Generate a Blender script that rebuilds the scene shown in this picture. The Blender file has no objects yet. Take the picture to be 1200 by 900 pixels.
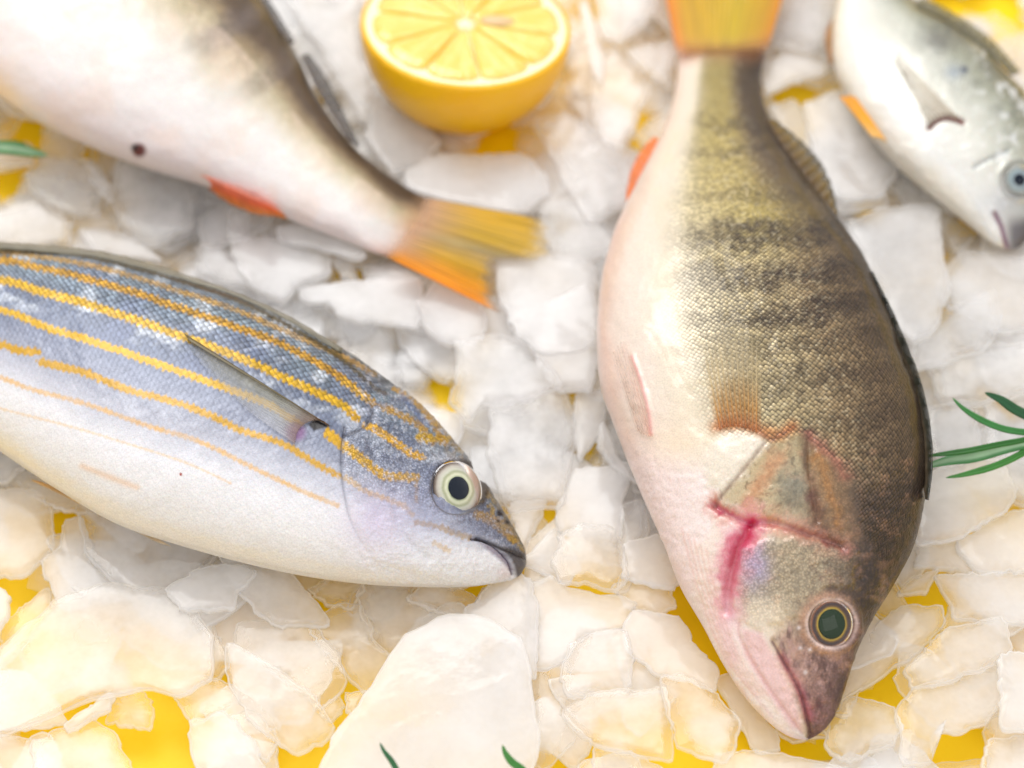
import bpy, math, random
import numpy as np
from mathutils import Vector, Matrix
random.seed(7)
RNG = np.random.default_rng(7)
sc = bpy.context.scene
COL = sc.collection

# ------------------------------------------------------------------ camera, light, exposure
EL = math.radians(55); FL = 85.0; DIST = 0.72
FWD = np.array([0, math.cos(EL), -math.sin(EL)]); RIGHT = np.array([1.0, 0, 0]); UPV = np.array([0, math.sin(EL), math.cos(EL)])
CAM = np.array([0, 0, 0.015]) - FWD * DIST
cd = bpy.data.cameras.new('camera'); cam = bpy.data.objects.new('camera', cd); COL.objects.link(cam)
cam.location = CAM; cam.rotation_euler = (math.pi / 2 - EL, 0, 0)
cd.lens = FL; cd.sensor_width = 36; cd.clip_start = 0.01; cd.clip_end = 50
cd.dof.use_dof = True; cd.dof.aperture_fstop = 5.6; cd.dof.focus_distance = 0.668
sc.camera = cam
w = bpy.data.worlds.new('World'); sc.world = w; w.use_nodes = True
bg = w.node_tree.nodes['Background']; bg.inputs[0].default_value = (1.0, 0.972, 0.985, 1); bg.inputs[1].default_value = 0.92
def area(name, loc, size, power, color, aim=(0, 0, 0)):
    l = bpy.data.lights.new(name, 'AREA'); l.shape = 'RECTANGLE'; l.size, l.size_y = size; l.energy = power; l.color = color
    o = bpy.data.objects.new(name, l); COL.objects.link(o); o.location = loc
    o.rotation_euler = (Vector(aim) - Vector(loc)).to_track_quat('-Z', 'Y').to_euler(); return o
area('window_light', (-0.35, 1.05, 1.45), (1.1, 1.1), 23, (1.0, 0.985, 0.96))
area('front_light', (0.5, -1.3, 1.5), (1.2, 1.0), 4.5, (1.0, 0.97, 0.93))
sc.view_settings.view_transform = 'Standard'; sc.view_settings.look = 'None'
sc.view_settings.exposure = -0.06; sc.view_settings.gamma = 1; sc.view_settings.use_curve_mapping = False
sc.render.engine = 'CYCLES'
cy = sc.cycles
cy.max_bounces = 12; cy.diffuse_bounces = 8; cy.glossy_bounces = 3; cy.transmission_bounces = 8; cy.transparent_max_bounces = 24; cy.use_adaptive_sampling = True; cy.adaptive_threshold = .02
cy.use_denoising = True; cy.caustics_reflective = False; cy.caustics_refractive = False
cy.sample_clamp_indirect = 4

# ------------------------------------------------------------------ maths helpers
def P(px, py, z):
    """point of the place that shows at photo position (px, py) at height z"""
    px = np.asarray(px, float); py = np.asarray(py, float)
    d = FWD + ((px - 600) * 36 / FL / 1200)[..., None] * RIGHT + ((450 - py) * 36 / FL / 1200)[..., None] * UPV
    t = (np.asarray(z, float) - CAM[2]) / d[..., 2]
    return CAM + d * t[..., None]
def proj(X):
    v = np.asarray(X) - CAM; d = v @ FWD
    return 600 + (v @ RIGHT) / d * FL / 36 * 1200, 450 - (v @ UPV) / d * FL / 36 * 1200
def lin(c):
    c = np.asarray(c, float) / 255
    return np.where(c <= .04045, c / 12.92, ((c + .055) / 1.055) ** 2.4)
def sst(a, b, x):
    t = np.clip((x - a) / (b - a), 0, 1); return t * t * (3 - 2 * t)
def spline(pts, n):
    """centripetal-ish Catmull-Rom through rows of pts, n samples uniform in arclength of the mean curve"""
    p = np.asarray(pts, float); m = len(p)
    k = p[:, :2] if p.shape[1] < 4 else (p[:, :2] + p[:, 2:4]) / 2
    d = np.r_[0, np.cumsum(np.maximum(np.linalg.norm(np.diff(k, axis=0), axis=1), 1e-6))]
    tan = np.zeros_like(p)
    tan[1:-1] = (p[2:] - p[:-2]) / (d[2:] - d[:-2])[:, None]
    tan[0] = (p[1] - p[0]) / (d[1] - d[0]); tan[-1] = (p[-1] - p[-2]) / (d[-1] - d[-2])
    u = np.linspace(0, d[-1], n); i = np.clip(np.searchsorted(d, u, side='right') - 1, 0, m - 2)
    h = (d[i + 1] - d[i])[:, None]; t = ((u - d[i]))[:, None] / h
    return ((2*t**3 - 3*t**2 + 1) * p[i] + (t**3 - 2*t**2 + t) * h * tan[i] + (-2*t**3 + 3*t**2) * p[i+1] + (t**3 - t**2) * h * tan[i+1])
def hsh(x, y, s):
    h = (x.astype(np.int64) * 374761393 + y.astype(np.int64) * 668265263 + s * 974634777) & 0xffffffff
    h = ((h ^ (h >> 13)) * 1274126177) & 0xffffffff
    return ((h ^ (h >> 16)) & 0xffffff) / float(0xffffff)
def vn(x, y, s=0):
    x = np.asarray(x, float); y = np.asarray(y, float)
    xi = np.floor(x); yi = np.floor(y); fx = x - xi; fy = y - yi; fx = fx*fx*(3-2*fx); fy = fy*fy*(3-2*fy)
    return (hsh(xi, yi, s)*(1-fx) + hsh(xi+1, yi, s)*fx)*(1-fy) + (hsh(xi, yi+1, s)*(1-fx) + hsh(xi+1, yi+1, s)*fx)*fy
def fbm(x, y, s=0, o=4):
    a = 0; w_ = 1; t = 0
    for k in range(o):
        a = a + w_ * vn(x * 2**k, y * 2**k, s + k); t += w_; w_ *= .55
    return a / t
def ldist(x, y, poly):
    """distance to polyline and 0..1 position along it"""
    p = np.asarray(poly, float); best = np.full(x.shape, 1e9); bt = np.zeros(x.shape)
    L = np.r_[0, np.cumsum(np.linalg.norm(np.diff(p, axis=0), axis=1))]
    for a, b, l0, l1 in zip(p[:-1], p[1:], L[:-1], L[1:]):
        e = b - a; q = max(e @ e, 1e-9); t = np.clip(((x - a[0]) * e[0] + (y - a[1]) * e[1]) / q, 0, 1)
        d = np.hypot(x - a[0] - t * e[0], y - a[1] - t * e[1]); m = d < best
        best = np.where(m, d, best); bt = np.where(m, (l0 + t * (l1 - l0)) / L[-1], bt)
    return best, bt
def inside(x, y, poly):
    """signed distance, positive inside"""
    p = np.asarray(poly, float); d, _ = ldist(x, y, np.vstack([p, p[:1]])); c = np.zeros(x.shape, bool)
    for a, b in zip(p, np.roll(p, -1, 0)):
        if a[1] != b[1]:
            c ^= ((a[1] > y) != (b[1] > y)) & (x < (b[0] - a[0]) * (y - a[1]) / (b[1] - a[1]) + a[0])
    return np.where(c, d, -d)
def sm(poly, n=60):
    return spline(poly, n)
class Paint:
    def __init__(s, n): s.c = np.ones((n, 3)); s.a = np.ones(n)
    def mix(s, col, m):
        m = np.clip(m, 0, 1)[:, None]; s.c = s.c * (1 - m) + (lin(col)[None] if np.ndim(col) == 1 else col) * m
def ramp(x, stops):
    xs = [q[0] for q in stops]; cs = np.array([lin(q[1]) for q in stops])
    return np.stack([np.interp(x, xs, cs[:, k]) for k in range(3)], 1)

# ------------------------------------------------------------------ object helpers
def mesh_fast(name, V, F, smooth=True):
    """F: (n,4) or (n,3) int array, or a list of such arrays"""
    Fs = F if isinstance(F, list) else [F]
    me = bpy.data.meshes.new(name); V = np.asarray(V, np.float32)
    me.vertices.add(len(V)); me.vertices.foreach_set('co', V.ravel())
    loops = np.concatenate([f.ravel() for f in Fs]).astype(np.int32)
    sizes = np.concatenate([np.full(len(f), f.shape[1]) for f in Fs]).astype(np.int32)
    me.loops.add(len(loops)); me.loops.foreach_set('vertex_index', loops)
    me.polygons.add(len(sizes)); me.polygons.foreach_set('loop_start', np.r_[0, np.cumsum(sizes)[:-1]].astype(np.int32))
    me.polygons.foreach_set('loop_total', sizes)
    me.polygons.foreach_set('use_smooth', np.full(len(sizes), smooth)); me.update(calc_edges=True); me.validate()
    return me
def attr(me, name, data, kind='FLOAT_COLOR'):
    a = me.attributes.new(name, kind, 'POINT'); data = np.asarray(data, np.float32)
    if kind == 'FLOAT_COLOR':
        if data.shape[1] == 3: data = np.c_[data, np.ones(len(data))].astype(np.float32)
        a.data.foreach_set('color', data.ravel())
    elif kind == 'FLOAT_VECTOR': a.data.foreach_set('vector', data.ravel())
    else: a.data.foreach_set('value', data.ravel())
def grid_faces(a, b, wrap=False, flip=False, off=0):
    i, j = np.meshgrid(np.arange(a - 1), np.arange(b if wrap else b - 1), indexing='ij'); j2 = (j + 1) % b
    f = np.stack([i*b + j, i*b + j2, (i+1)*b + j2, (i+1)*b + j], -1).reshape(-1, 4) + off
    return f[:, ::-1] if flip else f
def link(name, me, mat, parent=None, loc=None):
    o = bpy.data.objects.new(name, me); COL.objects.link(o); me.materials.append(mat)
    if parent is not None:
        o.parent = parent; o.matrix_parent_inverse = Matrix.Translation(-root_loc(parent))
    return o
def root_loc(o):
    v = Vector(o.location)
    while o.parent is not None: o = o.parent
    return Vector(o.location)
def empty(name, loc, label, cat, group=None):
    o = bpy.data.objects.new(name, None); COL.objects.link(o); o.location = Vector([float(q) for q in loc]); o.empty_display_size = .01
    tag(o, label, cat, group); return o
def tag(o, label, cat, group=None):
    o['label'] = label; o['category'] = cat
    if group: o['group'] = group
def sub(name, me, mat, part, root):
    """sub-part: child of a part; part sits at identity in world"""
    o = bpy.data.objects.new(name, me); COL.objects.link(o); me.materials.append(mat)
    o.parent = part; return o

# ------------------------------------------------------------------ materials
def newmat(name):
    m = bpy.data.materials.new(name); m.use_nodes = True; nt = m.node_tree; nt.nodes.clear()
    out = nt.nodes.new('ShaderNodeOutputMaterial'); return m, nt, out
def N(nt, typ, ins=None, **kw):
    n = nt.nodes.new('ShaderNode' + typ)
    for k, v in kw.items(): setattr(n, k, v)
    for k, v in (ins or {}).items():
        s = n.inputs[k]
        if isinstance(v, bpy.types.NodeSocket): nt.links.new(v, s)
        else: s.default_value = v
    return n
def M(nt, op, a, b=0.0, c=0.0, clamp=False):
    n = nt.nodes.new('ShaderNodeMath'); n.operation = op; n.use_clamp = clamp
    for k, v in enumerate((a, b, c)):
        if isinstance(v, bpy.types.NodeSocket): nt.links.new(v, n.inputs[k])
        else: n.inputs[k].default_value = v
    return n.outputs[0]
def MIXC(nt, f, a, b, mode='MIX'):
    n = nt.nodes.new('ShaderNodeMix'); n.data_type = 'RGBA'; n.blend_type = mode
    for k, v in ((0, f), (6, a), (7, b)):
        if isinstance(v, bpy.types.NodeSocket): nt.links.new(v, n.inputs[k])
        else: n.inputs[k].default_value = v
    return n.outputs[2]
def MR(nt, v, a, b, c, d):
    n = N(nt, 'MapRange', {'Value': v, 'From Min': a, 'From Max': b, 'To Min': c, 'To Max': d}); return n.outputs[0]

def fish_mat(name, rim=.55, rand=.5, tilt=.5, bump=.0005, rough=.33, coat=.3):
    m, nt, out = newmat(name)
    pig = N(nt, 'Attribute', attribute_name='pig').outputs['Color']
    msk = N(nt, 'SeparateColor', {'Color': N(nt, 'Attribute', attribute_name='msk').outputs['Color']})
    R, G, B = msk.outputs[0], msk.outputs[1], msk.outputs[2]
    suv = N(nt, 'Attribute', attribute_name='suv').outputs['Vector']
    rot = N(nt, 'Mapping', {'Vector': suv, 'Rotation': (0, 0, math.pi / 4), 'Scale': (1, 1, 1)}).outputs[0]
    vo = N(nt, 'TexVoronoi', {'Vector': rot, 'Scale': 1.41, 'Randomness': .28}, voronoi_dimensions='2D')
    loc = N(nt, 'VectorMath', {0: rot, 1: vo.outputs['Position']}, operation='SUBTRACT').outputs[0]
    sx = N(nt, 'SeparateXYZ', {0: loc})
    du = M(nt, 'MULTIPLY', M(nt, 'ADD', sx.outputs[0], sx.outputs[1]), 1.0)
    dist = vo.outputs['Distance']
    rnd = N(nt, 'SeparateColor', {'Color': vo.outputs['Color']}).outputs[0]
    rimf = MR(nt, dist, .28, .62, 1.0, rim)
    t1 = M(nt, 'MULTIPLY', rimf, M(nt, 'ADD', 1.0, M(nt, 'MULTIPLY', du, -tilt)))
    t2 = M(nt, 'MULTIPLY', t1, MR(nt, rnd, 0, 1, 1.12 - rand / 2, 1.12 + rand / 2))
    fac = M(nt, 'ADD', M(nt, 'MULTIPLY', R, M(nt, 'SUBTRACT', t2, 1.0)), 1.0)
    comb = N(nt, 'CombineColor', {0: fac, 1: fac, 2: fac}).outputs[0]
    c1 = MIXC(nt, 1.0, pig, comb, 'MULTIPLY')
    oc = N(nt, 'TexCoord').outputs['Object']
    sp = N(nt, 'TexVoronoi', {'Vector': oc, 'Scale': 1500.0, 'Randomness': 1.0}, feature='F1')
    spk = MR(nt, sp.outputs['Distance'], .2, .65, 1.18, .58)
    f2 = M(nt, 'ADD', M(nt, 'MULTIPLY', B, M(nt, 'SUBTRACT', spk, 1.0)), 1.0)
    c2 = MIXC(nt, 1.0, c1, N(nt, 'CombineColor', {0: f2, 1: f2, 2: f2}).outputs[0], 'MULTIPLY')
    fine = N(nt, 'TexNoise', {'Vector': oc, 'Scale': 2200.0, 'Detail': 3.0}).outputs['Fac']
    mid = N(nt, 'TexNoise', {'Vector': oc, 'Scale': 260.0, 'Detail': 3.0}).outputs['Fac']
    c3 = MIXC(nt, .35, c2, N(nt, 'CombineColor', {0: MR(nt, fine, .3, .7, .7, 1.25), 1: MR(nt, fine, .3, .7, .7, 1.25), 2: MR(nt, fine, .3, .7, .72, 1.25)}).outputs[0], 'MULTIPLY')
    c3 = MIXC(nt, 1.0, c3, (1, 1, 1, 1), 'DARKEN')
    hgt = M(nt, 'MULTIPLY', R, M(nt, 'SUBTRACT', M(nt, 'MULTIPLY', du, -.8), M(nt, 'MULTIPLY', dist, dist)))
    hgt = M(nt, 'ADD', hgt, M(nt, 'MULTIPLY', fine, .14))
    hgt = M(nt, 'ADD', hgt, M(nt, 'MULTIPLY', mid, .35))
    hgt = M(nt, 'SUBTRACT', hgt, M(nt, 'MULTIPLY', B, M(nt, 'MULTIPLY', sp.outputs['Distance'], .5)))
    bp = N(nt, 'Bump', {'Height': hgt, 'Strength': .8, 'Distance': bump}).outputs[0]
    bs = N(nt, 'BsdfPrincipled', {'Base Color': c3, 'Roughness': rough, 'Metallic': M(nt, 'MULTIPLY', G, .5), 'Normal': bp,
                                  'Coat Weight': coat, 'Coat Roughness': .12, 'Specular IOR Level': .35})
    bs.inputs['Subsurface Weight'].default_value = .12; bs.inputs['Subsurface Radius'].default_value = (.6, .3, .2)
    bs.inputs['Subsurface Scale'].default_value = .004
    nt.links.new(bs.outputs[0], out.inputs[0]); return m
def fin_mat(name):
    m, nt, out = newmat(name)
    at = N(nt, 'Attribute', attribute_name='pig')
    oc = N(nt, 'TexCoord').outputs['Object']
    fine = N(nt, 'TexNoise', {'Vector': oc, 'Scale': 900.0, 'Detail': 2.0}).outputs['Fac']
    bp = N(nt, 'Bump', {'Height': fine, 'Strength': .4, 'Distance': .0002}).outputs[0]
    bs = N(nt, 'BsdfPrincipled', {'Base Color': at.outputs['Color'], 'Roughness': .35, 'Normal': bp, 'Coat Weight': .1, 'Coat Roughness': .15})
    tl = N(nt, 'BsdfTranslucent', {'Color': at.outputs['Color']})
    m1 = N(nt, 'MixShader', {0: .3, 1: bs.outputs[0], 2: tl.outputs[0]})
    m2 = N(nt, 'MixShader', {0: at.outputs['Alpha'], 1: N(nt, 'BsdfTransparent').outputs[0], 2: m1.outputs[0]})
    nt.links.new(m2.outputs[0], out.inputs[0]); return m
def ice_mat(name, clear=.35, tint=(.985, .985, .985, 1)):
    m, nt, out = newmat(name)
    oc = N(nt, 'TexCoord').outputs['Object']
    oi = N(nt, 'ObjectInfo').outputs['Random']
    off = N(nt, 'VectorMath', {0: oc, 1: N(nt, 'CombineXYZ', {0: oi, 1: oi, 2: 0.0}).outputs[0]}, operation='ADD').outputs[0]
    n1 = N(nt, 'TexNoise', {'Vector': off, 'Scale': 55.0, 'Detail': 4.0, 'Roughness': .55}).outputs['Fac']
    n2 = N(nt, 'TexNoise', {'Vector': off, 'Scale': 260.0, 'Detail': 3.0}).outputs['Fac']
    edge = N(nt, 'Attribute', attribute_name='cloud').outputs['Fac']
    cl = M(nt, 'MULTIPLY', MR(nt, n1, .3, .7, 1.35, .55), MR(nt, edge, 0, 1.6, 1.6, .4))
    cl = M(nt, 'MULTIPLY', cl, MR(nt, oi, 0, 1, clear * .62, clear * 1.4))
    cl = M(nt, 'MINIMUM', cl, .85)
    hgt = M(nt, 'ADD', n1, M(nt, 'MULTIPLY', n2, .25))
    bp = N(nt, 'Bump', {'Height': hgt, 'Strength': .12, 'Distance': .002}).outputs[0]
    df = N(nt, 'BsdfDiffuse', {'Color': tint, 'Normal': bp}); tl = N(nt, 'BsdfTranslucent', {'Color': tint})
    milk = N(nt, 'MixShader', {0: .5, 1: df.outputs[0], 2: tl.outputs[0]})
    tr = N(nt, 'BsdfTransparent', {'Color': (1, 1, 1, 1)})
    see = tr
    body = N(nt, 'MixShader', {0: cl, 1: milk.outputs[0], 2: see.outputs[0]})
    gl = N(nt, 'BsdfGlossy', {'Color': (1, 1, 1, 1), 'Roughness': .07, 'Normal': bp})
    fr = N(nt, 'Fresnel', {'IOR': 1.33, 'Normal': bp})
    geo = N(nt, 'NewGeometry').outputs['Backfacing']
    ff = M(nt, 'MULTIPLY', M(nt, 'MINIMUM', fr.outputs[0], .6), M(nt, 'SUBTRACT', 1.0, geo))
    al = N(nt, 'MixShader', {0: ff, 1: body.outputs[0], 2: gl.outputs[0]})
    nt.links.new(al.outputs[0], out.inputs[0]); return m
def simple(name, color, rough=.4, **kw):
    m, nt, out = newmat(name)
    bs = N(nt, 'BsdfPrincipled', {'Base Color': color, 'Roughness': rough, **kw}); nt.links.new(bs.outputs[0], out.inputs[0]); return m
def attr_mat(name, rough=.4, bump=(0, 0), sss=0, coat=0):
    m, nt, out = newmat(name)
    at = N(nt, 'Attribute', attribute_name='pig').outputs['Color']; oc = N(nt, 'TexCoord').outputs['Object']
    ins = {'Base Color': at, 'Roughness': rough, 'Coat Weight': coat, 'Coat Roughness': .08}
    if bump[0]:
        no = N(nt, 'TexNoise', {'Vector': oc, 'Scale': bump[0], 'Detail': 3.0}).outputs['Fac']
        ins['Normal'] = N(nt, 'Bump', {'Height': no, 'Strength': .7, 'Distance': bump[1]}).outputs[0]
    bs = N(nt, 'BsdfPrincipled', ins)
    if sss: bs.inputs['Subsurface Weight'].default_value = sss; bs.inputs['Subsurface Scale'].default_value = .006
    nt.links.new(bs.outputs[0], out.inputs[0]); return m
def yellow_mat():
    m, nt, out = newmat('yellow_paint')
    oc = N(nt, 'TexCoord').outputs['Object']
    n1 = N(nt, 'TexNoise', {'Vector': oc, 'Scale': 9.0, 'Detail': 5.0}).outputs['Fac']
    n2 = N(nt, 'TexNoise', {'Vector': oc, 'Scale': 400.0, 'Detail': 3.0}).outputs['Fac']
    c = MIXC(nt, n1, (1.0, .68, .002, 1), (1.0, .63, .002, 1))
    bp = N(nt, 'Bump', {'Height': n2, 'Strength': .2, 'Distance': .0005}).outputs[0]
    bs = N(nt, 'BsdfPrincipled', {'Base Color': c, 'Roughness': MR(nt, n1, .3, .7, .3, .5), 'Normal': bp, 'Specular IOR Level': .25})
    nt.links.new(bs.outputs[0], out.inputs[0]); return m
ICE = ice_mat('cloudy_ice', clear=.56); ICE_DEEP = ice_mat('wet_crushed_ice', clear=.6)
FIN = fin_mat('fin_membrane')
CORNEA, nt_, out_ = newmat('wet_cornea')
_g = N(nt_, 'BsdfGlossy', {'Color': (1, 1, 1, 1), 'Roughness': .04}); _t = N(nt_, 'BsdfTransparent')
_f = N(nt_, 'Fresnel', {'IOR': 1.33}); nt_.links.new(N(nt_, 'MixShader', {0: _f.outputs[0], 1: _t.outputs[0], 2: _g.outputs[0]}).outputs[0], out_.inputs[0])
EYE = attr_mat('eye_iris', .3, (1500, .0002)); PUPIL = simple('eye_pupil', (.004, .010, .022, 1), .2, **{'Specular IOR Level': .1})
PUPIL_GREEN = simple('eye_pupil_green', (.016, .036, .016, 1), .2, **{'Specular IOR Level': .1})

# ------------------------------------------------------------------ the yellow surface
V = np.array([[-3, -3, 0], [3, -3, 0], [3, 3, 0], [-3, 3, 0], [-3, -3, -.02], [3, -3, -.02], [3, 3, -.02], [-3, 3, -.02]], float)
F = np.array([[0, 1, 2, 3], [7, 6, 5, 4], [0, 4, 5, 1], [1, 5, 6, 2], [2, 6, 7, 3], [3, 7, 4, 0]])
o = link('table_surface', mesh_fast('table_surface', V, F, False), yellow_mat()); o['kind'] = 'structure'

# ------------------------------------------------------------------ fish bodies
TOCAM = -FWD
class Fish: pass
def body_build(stations, step_s, step_t, thick, zb, rows, face=None, power=.92):
    """body of a fish lying on its side: stations are (dorsal x, y, ventral x, y) tail to snout"""
    q = spline(stations, 400)
    L = np.sum(np.linalg.norm(np.diff((q[:, :2] + q[:, 2:]) / 2, axis=0), axis=1))
    ns = int(L / step_s); q = spline(stations, ns)
    Wm = np.max(np.linalg.norm(q[:, :2] - q[:, 2:], axis=1))
    nt1 = int(1.5 * Wm / step_t); nt2 = max(12, nt1 // 7)
    phi = np.r_[np.linspace(0, math.pi, nt1, endpoint=False), np.linspace(math.pi, 2 * math.pi, nt2, endpoint=False)]
    x = -np.cos(phi); zz = np.sign(np.sin(phi)) * np.abs(np.sin(phi)) ** power
    D, Vv = q[:, :2], q[:, 2:]; n = D - Vv; width = np.linalg.norm(n, axis=1); width = np.maximum(width, .5); n = n / width[:, None]
    pc = (D + Vv) / 2; s = np.linspace(0, 1, ns); ratio = np.array([thick(v) for v in s])
    W = width.copy(); tc = pc.copy(); z0 = np.full(ns, zb + .02)
    for it in range(7):
        A_ = P(pc[:, 0] + n[:, 0] * W / 2, pc[:, 1] + n[:, 1] * W / 2, z0); B_ = P(pc[:, 0] - n[:, 0] * W / 2, pc[:, 1] - n[:, 1] * W / 2, z0)
        c = (A_ + B_) / 2; h = (A_ - B_) / 2; b = ratio * np.linalg.norm(h, axis=1); z0 = zb + b
        X = c[:, None, :] + h[:, None, :] * x[None, :, None] + np.array([0, 0, 1.0]) * (b[:, None] * zz[None, :])[..., None]
        px, py = proj(X)
        e = (px - tc[:, 0:1]) * n[:, 0:1] + (py - tc[:, 1:2]) * n[:, 1:2]
        mx, mn = e.max(1), e.min(1)
        W = W * np.clip(width / np.maximum(mx - mn, .1), .5, 2); pc = pc - n * ((mx + mn) / 2)[:, None]
        k = np.array([.25, .5, .25])
        for arr in (W,): arr[1:-1] = np.convolve(arr, k, 'valid')
    f = Fish(); f.ns, f.nt = ns, len(phi); f.X = X; f.s = np.repeat(s[:, None], f.nt, 1); f.x = np.repeat(x[None], ns, 0); f.phi = np.repeat(phi[None], ns, 0)
    hl = np.linalg.norm(h, axis=1) * math.pi / rows; ds = np.r_[0, np.linalg.norm(np.diff(c, axis=0), axis=1)]
    u = np.cumsum(ds / np.maximum(hl, np.max(hl) * .12)); f.suv = np.stack([np.repeat(u[:, None], f.nt, 1), f.phi * rows / math.pi, np.zeros_like(f.phi)], -1)
    f.top = f.phi <= math.pi
    fnorm(f); f.px, f.py = proj(f.X); f.b = b; return f
def thin(r, a=.22):
    return lambda s: r * (a + (1 - a) * sst(-.04, .12, s)) * (1 - .2 * sst(.85, 1, s))
def fnorm(f):
    X = f.X; ts = np.gradient(X, axis=0); tt = (np.roll(X, -1, 1) - np.roll(X, 1, 1))
    n = np.cross(tt, ts); c = X.mean(1, keepdims=True); n *= np.sign(np.sum(n * (X - c), -1).sum()) or 1
    f.n = n / np.maximum(np.linalg.norm(n, axis=-1, keepdims=True), 1e-12)
def body_finish(f, name, H, col, msk, mat, root):
    f.X = f.X + f.n * (H.reshape(f.ns, f.nt) * 1e-3)[..., None] * np.where(f.top, 1, 0)[..., None]
    fnorm(f); f.px, f.py = proj(f.X)
    V = f.X.reshape(-1, 3); Q = grid_faces(f.ns, f.nt, wrap=True, flip=True)
    c0, c1 = f.X[0].mean(0), f.X[-1].mean(0); V = np.vstack([V, c0, c1]); n0 = f.ns * f.nt
    j = np.arange(f.nt); j2 = (j + 1) % f.nt
    T = np.vstack([np.c_[np.full(f.nt, n0), j2, j][:, ::-1], np.c_[np.full(f.nt, n0 + 1), (f.ns-1)*f.nt + j, (f.ns-1)*f.nt + j2][:, ::-1]])
    # orientation check
    a, b_, c_ = f.X.reshape(-1, 3)[Q[len(Q)//2, 0]], f.X.reshape(-1, 3)[Q[len(Q)//2, 1]], f.X.reshape(-1, 3)[Q[len(Q)//2, 2]]
    if np.dot(np.cross(b_ - a, c_ - a), f.n.reshape(-1, 3)[Q[len(Q)//2, 0]]) < 0: Q = Q[:, ::-1]; T = T[:, ::-1]
    me = mesh_fast(name, V, [np.ascontiguousarray(Q), np.ascontiguousarray(T)])
    ext = lambda A: np.vstack([A, A[:1], A[-1:]])
    attr(me, 'pig', ext(np.clip(col, 0, 1) * .93)); attr(me, 'msk', ext(np.clip(msk, 0, 1))); attr(me, 'suv', ext(f.suv.reshape(-1, 3)), 'FLOAT_VECTOR')
    f.face = (f.n @ TOCAM > .05) & f.top
    idx = np.nonzero(f.face.ravel())[0]; idx = idx[::3]
    f.vpx = np.c_[f.px.ravel()[idx], f.py.ravel()[idx]]; f.vX = f.X.reshape(-1, 3)[idx]; f.vn = f.n.reshape(-1, 3)[idx]
    return link(name, me, mat, root)
def surf(f, px, py):
    px = np.atleast_1d(px).astype(float); py = np.atleast_1d(py).astype(float); Xo = np.zeros((len(px), 3)); No = np.zeros((len(px), 3))
    for i in range(0, len(px), 64):
        d = (px[i:i+64, None] - f.vpx[None, :, 0])**2 + (py[i:i+64, None] - f.vpx[None, :, 1])**2; k = d.argmin(1)
        Xo[i:i+64] = f.vX[k]; No[i:i+64] = f.vn[k]
        # keep the requested position, borrow depth only
        z = Xo[i:i+64, 2]; Xo[i:i+64] = P(px[i:i+64], py[i:i+64], z)
    return Xo, No
def fin_build(name, base, tip, posfn, colfn, root, nu=40, nv=60, rays=18, ridge=.00025, thick=.00035, lift=None):
    """a fin: rays run from the base curve to the tip curve; posfn(px,py,u,v) gives points, colfn gives rgba"""
    A_ = spline(base, nv); B_ = spline(tip, nv); vv_ = np.linspace(0, 1, nv); fr_ = 1 - .06 * vn(vv_ * rays * 1.5, vv_ * 0, len(name)) - .05 * vn(vv_ * rays * 4, vv_ * 0, 5); B_ = A_ + (B_ - A_) * fr_[:, None] * 1.06; u = np.linspace(0, 1, nu)[:, None]
    px = A_[None, :, 0] * (1 - u) + B_[None, :, 0] * u; py = A_[None, :, 1] * (1 - u) + B_[None, :, 1] * u
    v = np.repeat(np.linspace(0, 1, nv)[None], nu, 0); uu = np.repeat(u, nv, 1)
    X = posfn(px.ravel(), py.ravel(), uu.ravel(), v.ravel()).reshape(nu, nv, 3)
    rr = np.abs(np.sin(v * rays * math.pi)) ** 6
    nrm = np.cross(np.gradient(X, axis=0), np.gradient(X, axis=1)); nrm *= np.sign(np.sum(nrm @ TOCAM)) or 1; nrm /= np.maximum(np.linalg.norm(nrm, axis=-1, keepdims=True), 1e-9)
    T_ = X + nrm * ((1 - rr) * 0 + rr * ridge)[..., None]; Bm = X - nrm * thick
    V = np.vstack([T_.reshape(-1, 3), Bm.reshape(-1, 3)]); n = nu * nv
    Q1 = grid_faces(nu, nv); Q2 = grid_faces(nu, nv, flip=True, off=n)
    rim = np.r_[np.arange(nv), np.arange(1, nu) * nv + nv - 1, (nu - 1) * nv + np.arange(nv - 2, -1, -1), np.arange(nu - 2, 0, -1) * nv]
    r2 = np.roll(rim, -1); S = np.c_[rim, rim + n, r2 + n, r2]
    me = mesh_fast(name, V, np.vstack([Q1, Q2, S])); c = colfn(px.ravel(), py.ravel(), uu.ravel(), v.ravel(), rr.ravel())
    sk = vn(v.ravel() * rays * 3, uu.ravel() * 4, 77); c[:, :3] *= (.78 + .4 * sk)[:, None]; c[:, 3] *= (1 - .75 * sst(.82, 1, uu.ravel())) if name == 'tail_fin' else 1; c[:, 3] *= 1 - .45 * uu.ravel()**2 * (1 - rr.ravel()) * (.4 + .6 * sk)
    attr(me, 'pig', np.clip(np.vstack([c, c]), 0, 1)); return link(name, me, FIN, root)
def on_body(f, lift=.0010, spread=0.0):
    def g(px, py, u, v):
        X, Nn = surf(f, px, py); k = 9
        return X + TOCAM * (lift + spread * u)[:, None]
    return g
def at_z(z0, z1):
    return lambda px, py, u, v: P(px, py, z0 + (z1 - z0) * u)
def rgba(c, a): return np.c_[c, a]
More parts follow.
